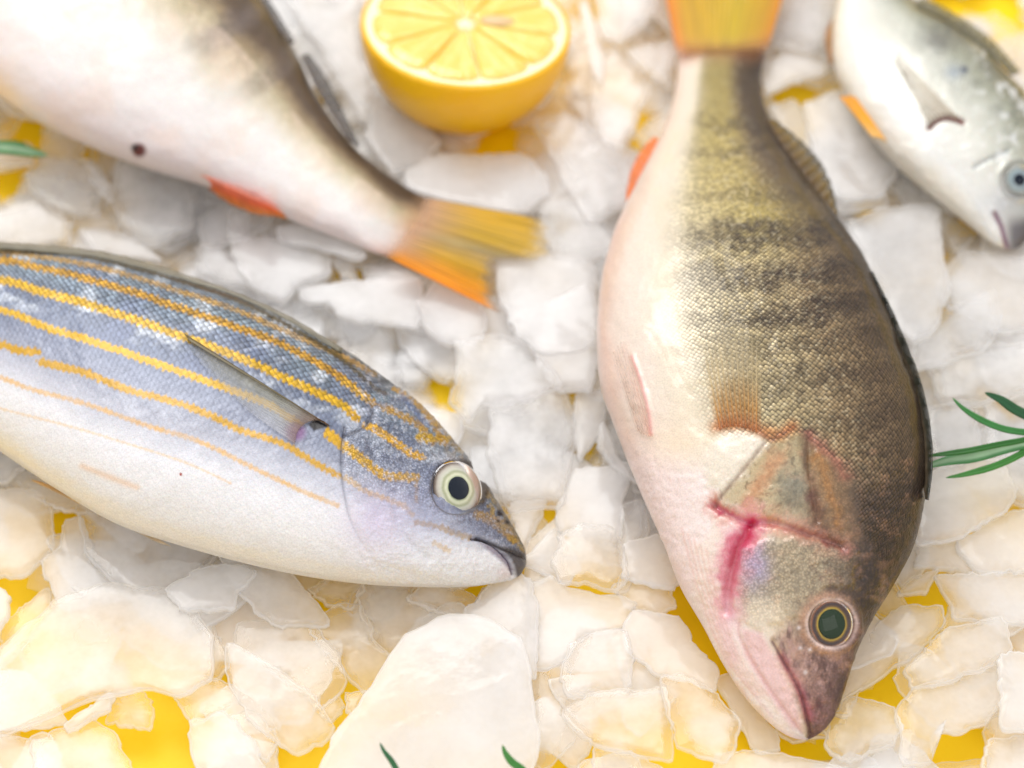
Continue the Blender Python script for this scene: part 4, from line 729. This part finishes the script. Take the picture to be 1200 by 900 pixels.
HEROES = [
 # lower left
 (11, 'rounded ice flake at the left edge just under the striped fish belly', [(-20,576),(42,579),(57,598),(62,641),(23,670),(-20,664)]),
 (13, 'long ice sheet tucked under the striped fish belly near the left edge', [(20,560),(125,586),(150,600),(91,602),(42,583)]),
 (16, 'broad milky ice sheet touching the striped fish belly at lower left', [(95,598),(140,594),(200,618),(252,643),(197,692),(166,697),(140,688),(106,647)]),
 (12, 'pale thin ice piece standing left of the broad sheet under the belly', [(76,613),(95,609),(110,658),(138,696),(72,706),(47,660),(72,640)]),
 (19, 'largest flat ice sheet in the lower left corner area', [(45,726),(72,705),(113,694),(197,698),(223,719),(238,741),(232,794),(212,802),(204,813),(166,802),(95,818),(30,845),(-25,862),(-25,783),(0,775)]),
 (23, 'bright leaf shaped ice flake lying just below the striped fish belly', [(197,692),(227,670),(265,660),(299,670),(278,692),(272,711),(219,714)]),
 (20, 'smooth lens shaped ice flake right of the bright leaf shaped one', [(257,645),(295,664),(340,670),(378,719),(376,729),(321,730),(299,711),(280,692)]),
 (12, 'narrow wedge of ice between the largest lower left sheet and the next block', [(223,715),(242,713),(268,775),(257,790),(234,792),(238,741)]),
 (17, 'angular white ice chip below the smooth lens shaped flake', [(283,730),(363,730),(393,768),(399,802),(374,826),(325,789),(276,770)]),
 (21, 'large tilted ice chip with ragged lower edge beside a yellow gap', [(272,758),(325,785),(374,826),(384,846),(381,862),(344,875),(325,866),(298,840),(280,817),(270,787)]),
 (14, 'small rounded ice flake above the yellow gap at the bottom left', [(204,802),(242,792),(272,802),(278,821),(246,840),(227,847),(212,828)]),
 (15, 'curved small ice flake right of the tall bottom flake', [(265,840),(295,830),(321,858),(325,870),(314,891),(298,881)]),
 (18, 'tall rounded ice flake cut by the bottom edge at lower left', [(227,847),(265,838),(298,874),(310,915),(242,920),(225,878)]),
 (16, 'thin sliver of ice lying aslant under the largest lower left sheet', [(76,847),(125,813),(134,817),(125,832),(83,854)]),
 (8, 'squarish see-through ice piece over yellow near the bottom left', [(125,832),(136,807),(163,806),(178,828),(176,852),(128,846)]),
 (12, 'round domed ice lump at the bottom edge near the left corner', [(42,870),(68,855),(113,843),(140,874),(158,918),(42,920)]),
 (9, 'flat ice piece filling the bottom left corner', [(-20,862),(42,868),(84,905),(70,925),(-25,925)]),
 (15, 'small pointed ice flake at the left edge above the largest sheet', [(-15,672),(11,700),(6,726),(-15,748)]),
 (5, 'thin see-through ice film over yellow by the left edge', [(8,726),(53,688),(60,718),(20,765),(-5,786)]),
 # under the striped fish's head
 (13, 'small lens of ice tucked under the striped fish throat, leftmost there', [(362,690),(387,677),(427,682),(420,697),(413,712),(383,707)]),
 (16, 'elongated ice flake slanting down to the right below the throat', [(365,733),(400,712),(423,712),(438,750),(462,773),(447,797),(428,807),(387,767),(367,743)]),
 (14, 'pale angular ice sheet under the striped fish throat', [(422,697),(432,680),(490,688),(486,703),(540,725),(500,737),(477,750),(463,765),(447,757),(430,730)]),
 (18, 'glossy wedge of ice just under the striped fish jaw', [(478,700),(493,688),(537,688),(562,703),(542,725),(512,716)]),
 (20, 'pointed upright ice flake touching the tip of the striped fish mouth', [(543,728),(570,693),(605,673),(620,682),(627,720),(626,790),(617,783),(597,753),(567,737)]),
 (26, 'biggest smooth white ice slab at the bottom centre', [(487,747),(523,730),(567,737),(597,753),(617,783),(618,827),(624,853),(613,885),(610,925),(376,930),(392,880),(410,847),(450,793)]),
 (14, 'little ice chip at the left edge of the biggest bottom slab', [(403,813),(430,808),(417,842),(405,832)]),
 (8, 'tiny wet ice fragment in the yellow gap left of the biggest slab', [(377,827),(397,813),(404,827),(390,845),(377,840)]),
 # centre bottom
 (24, 'knobbly round ice lump right of the striped fish mouth', [(658,628),(680,614),(716,616),(732,652),(730,680),(716,691),(688,681),(660,681),(651,660)]),
 (13, 'wide cloudy ice plate right of the pointed flake at the fish mouth', [(623,690),(650,677),(670,693),(717,702),(740,707),(727,737),(683,743),(663,772),(643,779),(627,775)]),
 (18, 'square cloudy ice chip in the middle between the two fish heads', [(670,753),(703,742),(730,740),(738,773),(733,809),(670,811),(659,787)]),
 (11, 'faint ice plate right beside the biggest bottom slab', [(627,780),(663,773),(672,813),(663,847),(678,857),(640,895),(622,880)]),
 (21, 'white rectangular ice chip left below the perch jaw', [(660,833),(700,811),(775,807),(779,836),(784,888),(742,883),(700,873),(680,857)]),
 (12, 'flat ice piece above the white rectangular chip', [(715,744),(735,738),(748,765),(781,807),(735,812),(728,780)]),
 (17, 'rounded peach tinted ice flake beside the perch lower jaw', [(733,736),(746,715),(796,723),(808,748),(838,782),(833,807),(800,794),(771,790),(738,761)]),
 (24, 'teardrop ice chip with a bright core below the perch jaw', [(777,794),(800,790),(833,807),(865,844),(858,873),(842,890),(800,873),(783,832)]),
 (14, 'ridged ice shard lying level beside the perch cheek', [(719,686),(746,677),(783,686),(790,709),(771,719),(738,711)]),
 (16, 'ice flake right of the knobbly lump', [(735,650),(750,640),(745,668),(736,690),(722,692)]),
 (19, 'pale ice chip pressed against the perch throat', [(733,640),(775,628),(800,674),(783,686),(733,677)]),
 (10, 'slim ice piece right of the teardrop chip under the perch mouth', [(838,798),(858,794),(908,857),(912,875),(883,875),(867,844)]),
 (16, 'ice piece cut by the bottom edge left of the perch snout', [(846,884),(880,880),(912,884),(1000,902),(1000,925),(838,925)]),
 (12, 'small ice piece at the bottom edge below the white rectangular chip', [(700,876),(750,886),(782,904),(770,925),(694,925)]),
 # right of the perch head
 (18, 'rounded ice flake right of the perch snout tip', [(967,848),(1000,817),(1042,827),(1054,846),(1046,869),(1000,890),(975,882)]),
 (15, 'long ice wedge pressed along the perch forehead', [(988,815),(1008,752),(1054,713),(1100,715),(1102,736),(1075,761),(1058,777),(1000,808)]),
 (22, 'bright white ice chip right of the wedge along the perch forehead', [(1067,782),(1104,740),(1171,725),(1183,761),(1154,782),(1100,799),(1075,803)]),
 (19, 'broad ice chip with scalloped lower edge near the lower right corner', [(1054,836),(1075,807),(1167,782),(1173,815),(1150,848),(1117,859),(1092,857),(1096,888),(1063,892)]),
 (16, 'long flat ice slab at the right edge above the bright white chip', [(1100,677),(1225,671),(1225,725),(1171,727),(1121,723),(1117,707)]),
 (12, 'small ice chip beside a yellow streak right of the perch eye', [(1050,694),(1083,671),(1098,667),(1088,694)]),
 (24, 'tall ice piece cut by the right edge near the lower right corner', [(1171,771),(1225,763),(1225,850),(1176,848)]),
 (11, 'low ice piece between the rounded flake and the bottom edge', [(1040,873),(1063,890),(1078,905),(1060,925),(990,925),(1008,900)]),
 (15, 'ice block filling the bottom right corner', [(1158,867),(1225,861),(1225,925),(1150,925)]),
 (20, 'cloudy ice chip at the right edge under the upper rosemary leaves', [(1093,420),(1143,405),(1225,410),(1225,453),(1147,469),(1110,463)]),
 (22, 'large rounded ice chip just below the rosemary sprig', [(1097,550),(1167,540),(1187,573),(1173,597),(1123,627),(1080,632),(1080,580)]),
 (17, 'ice slab at the right edge below the large rounded chip', [(1123,632),(1187,600),(1225,596),(1225,667),(1150,668)]),
 (13, 'ice piece between the perch back and the slab at the right edge', [(1080,635),(1120,633),(1143,669),(1076,662)]),
 (15, 'pale ice chip behind the rosemary sprig next to the perch back', [(1090,478),(1133,471),(1150,510),(1143,529),(1095,535)]),
 (14, 'ice flake at the right edge behind the rosemary stem', [(1157,470),(1225,460),(1225,535),(1160,532)]),
 # centre, between the fishes
 (22, 'wide ice plate right above the striped fish forehead', [(536,404),(596,398),(632,424),(656,448),(588,474),(564,472),(552,490),(532,468),(540,432)]),
 (18, 'big smooth upright ice plate right of the striped fish eye', [(580,484),(632,456),(660,466),(672,496),(668,528),(656,582),(602,592),(588,572),(578,532)]),
 (15, 'ice plate between the big upright plate and the perch belly', [(672,552),(742,542),(728,580),(726,628),(660,620),(656,596)]),
 (20, 'large soft edged ice lump left of the perch belly', [(640,360),(690,338),(706,388),(692,450),(656,450),(632,420)]),
 (13, 'small ice lump close to the perch belly fold', [(676,460),(708,458),(708,496),(680,534),(672,500)]),
 (16, 'ice flake touching the perch throat above the knobbly lump', [(724,596),(752,588),(762,624),(745,642),(728,662)]),
 (9, 'low ice piece in front of the striped fish snout', [(616,636),(660,602),(654,660),(634,682),(616,682)]),
 (9, 'deep amber tinted ice piece above the striped fish nose', [(596,590),(640,584),(630,612),(612,646)]),
 (17, 'tilted ice flake against the perch belly above the gill', [(708,494),(728,540),(745,562),(716,546),(700,520)]),
 # middle band
 (22, 'bright bar of ice under the belly of the top left perch', [(331,264),(363,258),(394,272),(426,297),(415,304),(382,292),(331,280)]),
 (18, 'broad bluish ice chip above the back of the striped fish', [(279,281),(331,281),(382,297),(382,318),(349,332),(331,350),(293,330),(277,297)]),
 (15, 'pale ice flake left of the broad bluish chip', [(235,285),(258,290),(291,313),(293,332),(270,334),(233,318)]),
 (12, 'small white ice chip beside two amber gaps', [(387,302),(410,306),(421,330),(401,325)]),
 (19, 'small ice lump below the orange fin of the top left perch', [(268,246),(291,248),(288,278),(268,282)]),
 (17, 'long low ice slab between the striped fish back and the yellow tail', [(352,337),(401,332),(433,328),(485,330),(485,381),(445,378),(398,371),(387,353),(361,353)]),
 (14, 'narrow ice piece under the peduncle of the top left perch', [(429,312),(465,310),(496,328),(433,336)]),
 (17, 'long cloudy ice piece below the left rosemary tip', [(34,204),(80,208),(112,226),(114,248),(70,246),(36,222)]),
 (22, 'small upright white splinter of ice below the left perch belly', [(96,184),(108,189),(130,216),(129,234),(112,218)]),
 (20, 'wide white ice lump above the striped fish near the left edge', [(6,248),(46,236),(78,260),(76,282),(26,286),(-20,282),(-20,255)]),
 (18, 'large pale ice piece under the dark spot of the top left perch', [(140,192),(180,200),(212,218),(224,260),(180,282),(150,266),(134,230)]),
 (14, 'low ice piece right above the striped fish back at left', [(95,268),(150,273),(188,305),(110,294)]),
 (19, 'ice piece left of the yellow tail tip', [(490,357),(513,335),(558,341),(568,380),(550,402),(508,392)]),
 (21, 'big soft ice lump right of the yellow forked tail', [(587,307),(633,298),(690,311),(694,353),(687,405),(633,409),(607,389),(588,347)]),
 # behind, out of focus
 (22, 'wide pale ice lump below the lemon half', [(513,183),(613,178),(632,205),(637,222),(607,245),(533,235),(483,220),(487,200)]),
 (26, 'tall white ice shard right below the lemon half', [(628,147),(665,140),(697,159),(731,191),(736,227),(690,254),(670,222),(643,171)]),
 (26, 'thick rounded ice piece between lemon and perch tail', [(694,81),(719,59),(748,84),(758,110),(741,146),(726,171),(707,161),(692,124)]),
 (30, 'long thin upright splinter of ice right of the lemon', [(679,3),(690,3),(708,68),(705,95),(692,75)]),
 (22, 'ice piece at the top edge between lemon and perch tail', [(697,-25),(775,-25),(760,20),(726,44),(707,37)]),
 (18, 'ice piece touching the perch tail stalk on its left', [(736,61),(792,47),(787,100),(756,83)]),
 (20, 'ice lump under the tall white shard beside the orange fin', [(640,240),(683,232),(705,256),(726,290),(667,309),(633,270)]),
 (20, 'large lavender ice block at the top edge left of the lemon', [(330,-20),(418,-30),(420,60),(436,115),(425,140),(398,95),(365,40)]),
 (17, 'ice piece between the lemon and the back of the top left perch', [(436,120),(480,135),(512,160),(500,185),(462,200),(430,165)]),
 (19, 'pale ice piece in the corner between perch tail and small bream', [(895,75),(920,66),(965,76),(960,87),(925,97),(900,108)]),
 (15, 'ice piece at the top edge right of the perch tail', [(915,-20),(975,-20),(972,30),(950,60),(905,50)]),
 (20, 'large lavender ice slab between the perch back and the small bream', [(947,127),(987,111),(1015,153),(1047,199),(1031,222),(987,227),(965,199),(953,167)]),
 (16, 'ice piece along the perch back below the rear fin', [(905,125),(935,120),(955,165),(985,225),(965,225),(930,180)]),
 (24, 'big white ice block right of the middle of the perch', [(1000,260),(1040,242),(1098,247),(1101,300),(1109,345),(1093,387),(1067,398),(1048,369),(1015,300)]),
 (18, 'pale ice block below the small bream mouth', [(1104,332),(1128,297),(1171,296),(1225,306),(1225,378),(1165,385),(1112,355)]),
 (22, 'rounded pale ice block right of the perch back, above the rosemary', [(1112,364),(1160,338),(1170,380),(1149,409),(1107,425),(1075,430),(1070,401)]),
 (14, 'ice piece at the right edge above the cloudy chip', [(1160,391),(1225,380),(1225,412),(1165,417)]),
 (12, 'ice piece under the small bream belly', [(1060,212),(1100,242),(1140,272),(1120,292),(1100,262),(1055,235)]),
 (14, 'ice piece in the top right corner beside the bream back', [(1128,24),(1168,16),(1192,32),(1188,70),(1160,58)]),
]
for z_, lab_, pts_ in HEROES: hero(pts_, z_, lab_, th=.0018 + .0014 * random.random())

# gaps through which the yellow surface shows: x, y, half width, half height (photo px)
GAPS = [(75,600,22,14),(30,695,26,18),(14,600,6,6),(60,612,10,8),(18,745,26,22),(188,835,34,26),(165,890,30,20),(352,888,26,18),(345,860,10,10),(405,806,20,22),(458,770,14,10),(260,795,9,9),(272,770,8,20),(395,858,12,18),
        (372,710,12,8),(405,695,8,8),(80,838,26,10),(640,596,12,14),(520,462,12,12),(780,690,8,6),(793,714,12,10),(812,742,8,8),(920,878,34,14),(885,862,12,14),(1035,800,22,14),(1060,775,18,8),(1040,735,8,22),(1085,707,24,7),(1095,865,10,12),(1125,868,26,8),
        (1170,600,12,7),(1140,622,12,6),(1102,672,8,5),(790,895,14,7),(1192,476,8,5),(400,316,9,9),(420,312,6,9),(30,148,14,14),(98,177,14,8),(4,206,8,8),(925,110,26,12),(935,132,12,8),(1108,306,8,12),(1022,242,8,5),(1160,8,22,10),(1192,40,8,22),(1115,10,12,10),
        (700,520,9,14),(745,145,10,9),(500,168,10,6),(590,155,20,7),(130,240,6,10),(705,872,10,5),(765,880,14,5),(708,880,6,5),(558,700,10,6),(545,690,18,5),(1005,845,8,6),(780,770,8,8),(835,800,6,14),(1150,560,6,6),(680,708,5,5)]
def in_gap(px, py, r=0):
    if py < 560: r = r * .6
    return any(((px - g[0]) / (g[2] + r))**2 + ((py - g[1]) / (g[3] + r))**2 < 1 for g in GAPS)
def rand_poly(R_, k):
    a = np.sort(RNG.uniform(0, 2 * math.pi, k) * .35 + np.linspace(0, 2 * math.pi, k, endpoint=False)); r = R_ * RNG.uniform(.72, 1.18, k); el = RNG.uniform(.6, 1)
    q = np.stack([np.cos(a) * r, np.sin(a) * r * el], 1); t_ = RNG.uniform(0, math.pi); c_, s_ = math.cos(t_), math.sin(t_); return q @ np.array([[c_, s_], [-s_, c_]])
PX = .000255
COVER = [[(-60,290),(120,305),(270,348),(400,412),(500,488),(570,575),(600,650),(540,685),(360,672),(205,635),(55,565),(-60,500)],
         [(797,30),(775,150),(720,260),(700,390),(725,510),(785,650),(860,800),(935,860),(985,830),(1040,690),(1090,560),(1075,440),(1000,290),(905,140),(893,30)],
         [(300,0),(400,150),(515,240),(470,300),(355,262),(165,190),(0,110),(-60,-60)], [(980,20),(990,115),(1080,215),(1180,285),(1220,200),(1110,30)]]
def in_gap(px, py, r=0):
    if py < 560: r = r * .6
    return any(((px - g[0]) / (g[2] + r))**2 + ((py - g[1]) / (g[3] + r))**2 < 1 for g in GAPS)
def hidden(px, py):
    a, b = np.array([px], float), np.array([py], float); return any(inside(a, b, q)[0] > 42 for q in COVER)
def rand_poly(R_, k):
    a = np.sort(RNG.uniform(0, 2 * math.pi / k, k) * .8 + np.linspace(0, 2 * math.pi, k, endpoint=False)); r = R_ * RNG.uniform(.72, 1.22, k); el = RNG.uniform(.55, 1)
    q = np.stack([np.cos(a) * r, np.sin(a) * r * el], 1); t_ = RNG.uniform(0, math.pi); c_, s_ = math.cos(t_), math.sin(t_); return q @ np.array([[c_, s_], [-s_, c_]])
def scatter(count, rpx, zr, xr, yr, per, gapk=.75, space=0, tilt=.11):
    got = 0; tries = 0; put = []
    while got < count and tries < count * 40:
        tries += 1; px, py = RNG.uniform(*xr), RNG.uniform(*yr); r = RNG.uniform(*rpx)
        if in_gap(px, py, r * gapk) or hidden(px, py) or (per < 24 and py > 620 and RNG.random() < .72): continue
        if space and any((px - a)**2 + (py - b)**2 < space**2 for a, b in put): continue
        put.append((px, py)); z = RNG.uniform(*zr) / 1000; c = P(px, py, z)
        k = int(RNG.integers(5, 9)); md = chip_mesh(rand_poly(r * PX, k), RNG.uniform(.0012, .0024), int(RNG.integers(1, 9999)), n=per, slope=(RNG.uniform(-tilt, tilt), RNG.uniform(-tilt, tilt)))
        yield c, md; got += 1
MARKS = [('the lemon half', 546, 80), ('the striped fish eye', 536, 572), ('the striped fish snout', 613, 655), ('the big perch snout', 945, 865), ('the big perch eye', 974, 731), ('the big perch gill', 860, 620),
         ('the big perch belly fold', 702, 400), ('the big perch tail base', 850, 60), ('the big perch orange fin', 742, 195), ('the big perch dark fin', 1080, 460), ('the small bream mouth', 1185, 290),
         ('the small bream yellow fin', 1010, 135), ('the yellow forked tail', 600, 300), ('the top left perch spot', 163, 176), ('the top left orange fin', 290, 240), ('the left rosemary tip', 40, 178),
         ('the rosemary sprig', 1160, 510), ('the left bottom rosemary', 450, 885), ('the right bottom rosemary', 598, 885), ('the striped fish back', 250, 335), ('the striped fish belly', 250, 655), ('the striped fish throat', 420, 690),
         ('the knobbly round ice lump', 690, 650), ('the bottom left gap', 188, 835), ('the bottom left corner', 0, 900), ('the bottom right corner', 1200, 900), ('the top right corner', 1200, 0), ('the upright ice splinter', 700, 0)]
WAYS = ['right of', 'above and right of', 'above', 'above and left of', 'left of', 'below and left of', 'below', 'below and right of']
loose = {}
for c, md in scatter(195, (40, 76), (6.5, 12), (-40, 1240), (-40, 940), 36, .62, 46):
    ob = chip_object(md, c, ICE); qx, qy = proj(c); dd = [math.hypot(qx - m_[1], qy - m_[2]) for m_ in MARKS]; k = int(np.argmin(dd)); m_ = MARKS[k]
    way = WAYS[int(round(math.atan2(m_[2] - qy, qx - m_[1]) / (math.pi / 4))) % 8]; e_ = md[0][:, :2]; sv = np.linalg.svd(e_ - e_.mean(0), compute_uv=False)
    shp = 'slender' if sv[1] < .6 * sv[0] else ('oblong' if sv[1] < .8 * sv[0] else 'compact'); siz = 'small' if sv[0] < .075 else 'broad'
    loose.setdefault('%s %s ice flake %s %s %s' % (siz, shp, 'just' if dd[k] < 55 else ('somewhat' if dd[k] < 100 else 'well'), way, m_[0]), []).append((float(qx), ob))
for lab, obs in loose.items():
    obs.sort(key=lambda q: q[0])
    for k, (_, ob) in enumerate(obs):
        ext_ = '' if len(obs) == 1 else (', left one' if k == 0 else (', right one' if k == len(obs) - 1 else ', middle one')); tag(ob, lab + ext_, 'ice chip', 'low loose flakes in the gaps of the ice')
# the wet crushed layer underneath, too mixed to count
Vs, Qs, Ts, Cs, off = [], [], [], [], 0
for c, md in list(scatter(1500, (22, 48), (3, 7.5), (-80, 1280), (-80, 980), 12, .75)) + list(scatter(420, (36, 66), (4, 9), (-700, 1900), (-700, 1300), 12, .75)):
    V, Q, T, C = md; Vs.append(V + c); Qs.append(Q + off); Ts.append(T + off); Cs.append(C); off += len(V)
me = mesh_fast('crushed_ice', np.vstack(Vs), [np.vstack(Qs), np.vstack(Ts)]); attr(me, 'cloud', np.concatenate(Cs), 'FLOAT')
o = link('crushed_ice', me, ICE_DEEP); o['kind'] = 'stuff'; o['label'] = 'bed of wet crushed ice spread over the yellow surface'; o['category'] = 'crushed ice'
# ------------------------------------------------------------------ rosemary
m_leaf, nt, out = newmat('rosemary_leaf'); at = N(nt, 'Attribute', attribute_name='pig').outputs['Color']; oc = N(nt, 'TexCoord').outputs['Object']
no = N(nt, 'TexNoise', {'Vector': oc, 'Scale': 1300.0, 'Detail': 2.0}).outputs['Fac']
bs = N(nt, 'BsdfPrincipled', {'Base Color': at, 'Roughness': .42, 'Normal': N(nt, 'Bump', {'Height': no, 'Strength': .4, 'Distance': .0002}).outputs[0]})
tl = N(nt, 'BsdfTranslucent', {'Color': at}); nt.links.new(N(nt, 'MixShader', {0: .2, 1: bs.outputs[0], 2: tl.outputs[0]}).outputs[0], out.inputs[0])
def needle(name, pts, z, wpx, root, under=False, shade=(62, 128, 52)):
    """curved needle leaf, pts tip to base in photo px; under = the pale side is up"""
    q = spline(pts, 40); z = np.interp(np.linspace(0, 1, 40), np.linspace(0, 1, len(z)), z) / 1000; c = P(q[:, 0], q[:, 1], z)
    t = np.gradient(c, axis=0); t /= np.linalg.norm(t, axis=1, keepdims=True); up = TOCAM * .5 + np.array([0, 0, 1.]) * .5
    sd = np.cross(t, up); sd /= np.linalg.norm(sd, axis=1, keepdims=True); nn = np.cross(sd, t)
    u = np.linspace(0, 1, 40); w_ = wpx / 2 * PX * np.clip(np.sqrt(np.clip(u * 3.2, .001, 1)), 0, 1) * (1 - .25 * sst(.8, 1, u))
    th = np.linspace(0, 2 * math.pi, 24, endpoint=False); hh = .42 * np.sin(th); top = np.sin(th) > 0
    groove = np.exp(-(np.cos(th) / (.22 if not under else .5))**2) * top * .34; hh = hh - groove
    X = c[:, None] + sd[:, None] * (np.cos(th)[None, :, None] * w_[:, None, None]) + nn[:, None] * (hh[None, :, None] * w_[:, None, None])
    V = np.vstack([X.reshape(-1, 3), c[0], c[-1]]); j = np.arange(24); j2 = (j + 1) % 24
    T = np.vstack([np.c_[j2, j, np.full(24, 960)], np.c_[39*24 + j, 39*24 + j2, np.full(24, 961)]])
    me = mesh_fast(name, V, [grid_faces(40, 24, wrap=True), T]); cc = np.repeat(lin(shade)[None], 24, 0)
    if under: k = (np.exp(-(np.cos(th) / .55)**4) * top)[:, None]; cc = cc * (1 - k) + lin((156, 190, 150)) * k
    cc = np.tile(cc, (40, 1)) * (.85 + .3 * fbm(np.repeat(u, 24) * 12, np.tile(th, 40), 200))[:, None]; attr(me, 'pig', np.vstack([cc, cc[:1], cc[-1:]])); return link(name, me, m_leaf, root)
rs = empty('rosemary_sprig', P(1200, 505, .02) * [1, 1, 0] + [0, 0, .02], 'fresh green rosemary sprig reaching in from the right edge to the perch back', 'rosemary', 'rosemary sprigs')
needle('leaf', [(1116, 466), (1128, 478), (1150, 492), (1178, 503), (1215, 508), (1240, 510)], [34, 32, 30], 8, rs, shade=(58, 132, 62))
needle('leaf', [(1154, 460), (1172, 468), (1190, 480), (1215, 492), (1245, 506)], [36, 33, 30], 12, rs, shade=(34, 92, 52))
needle('leaf', [(1080, 548), (1110, 540), (1145, 534), (1180, 524), (1215, 516), (1245, 512)], [28, 29, 30], 14, rs, under=True, shade=(70, 140, 78))
needle('leaf', [(1082, 535), (1105, 532), (1135, 528), (1170, 521), (1210, 514)], [30, 32, 32], 7, rs, shade=(40, 110, 32))
needle('leaf', [(1108, 560), (1130, 556), (1160, 548), (1185, 538), (1215, 522), (1240, 514)], [27, 28, 29], 8, rs, shade=(64, 138, 52))
needle('leaf', [(1290, 440), (1270, 470), (1250, 505)], [38, 34, 31], 12, rs); needle('leaf', [(1300, 590), (1275, 550), (1250, 515)], [26, 28, 30], 12, rs, shade=(50, 118, 56))
needle('stem', [(1200, 513), (1240, 511), (1290, 512), (1350, 516)], [30, 30, 28], 10, rs, shade=(120, 120, 76))
rl = empty('rosemary_sprig', P(0, 176, .02) * [1, 1, 0] + [0, 0, .02], 'blurred rosemary leaf tip at the left edge under the top left perch', 'rosemary', 'rosemary sprigs')
needle('leaf', [(56, 182), (40, 179), (15, 174), (-20, 172), (-60, 176)], [24, 24, 25], 17, rl, under=True, shade=(58, 140, 72))
needle('leaf', [(30, 168), (10, 168), (-20, 172), (-60, 178)], [22, 24, 25], 9, rl, shade=(60, 130, 52)); needle('stem', [(-50, 176), (-90, 184), (-140, 190)], [24, 24, 23], 10, rl, shade=(120, 120, 76))
rb = empty('rosemary_sprig', P(460, 930, .02) * [1, 1, 0] + [0, 0, .02], 'thin dark rosemary needle tip at the bottom edge, left of the other bottom one', 'rosemary', 'rosemary sprigs')
needle('leaf', [(445, 870), (450, 880), (459, 892), (470, 912), (482, 940)], [33, 32, 31], 6, rb, shade=(42, 104, 58)); needle('stem', [(480, 930), (490, 955), (496, 1000)], [31, 30, 28], 9, rb, shade=(120, 120, 76))
rc = empty('rosemary_sprig', P(600, 930, .02) * [1, 1, 0] + [0, 0, .02], 'curved bright rosemary needle tip at the bottom edge, right of the other bottom one', 'rosemary', 'rosemary sprigs')
needle('leaf', [(589, 873), (592, 882), (600, 893), (612, 902), (630, 925)], [33, 32, 31], 8, rc, shade=(66, 136, 56)); needle('stem', [(624, 918), (640, 945), (650, 1000)], [31, 30, 28], 9, rc, shade=(120, 120, 76))
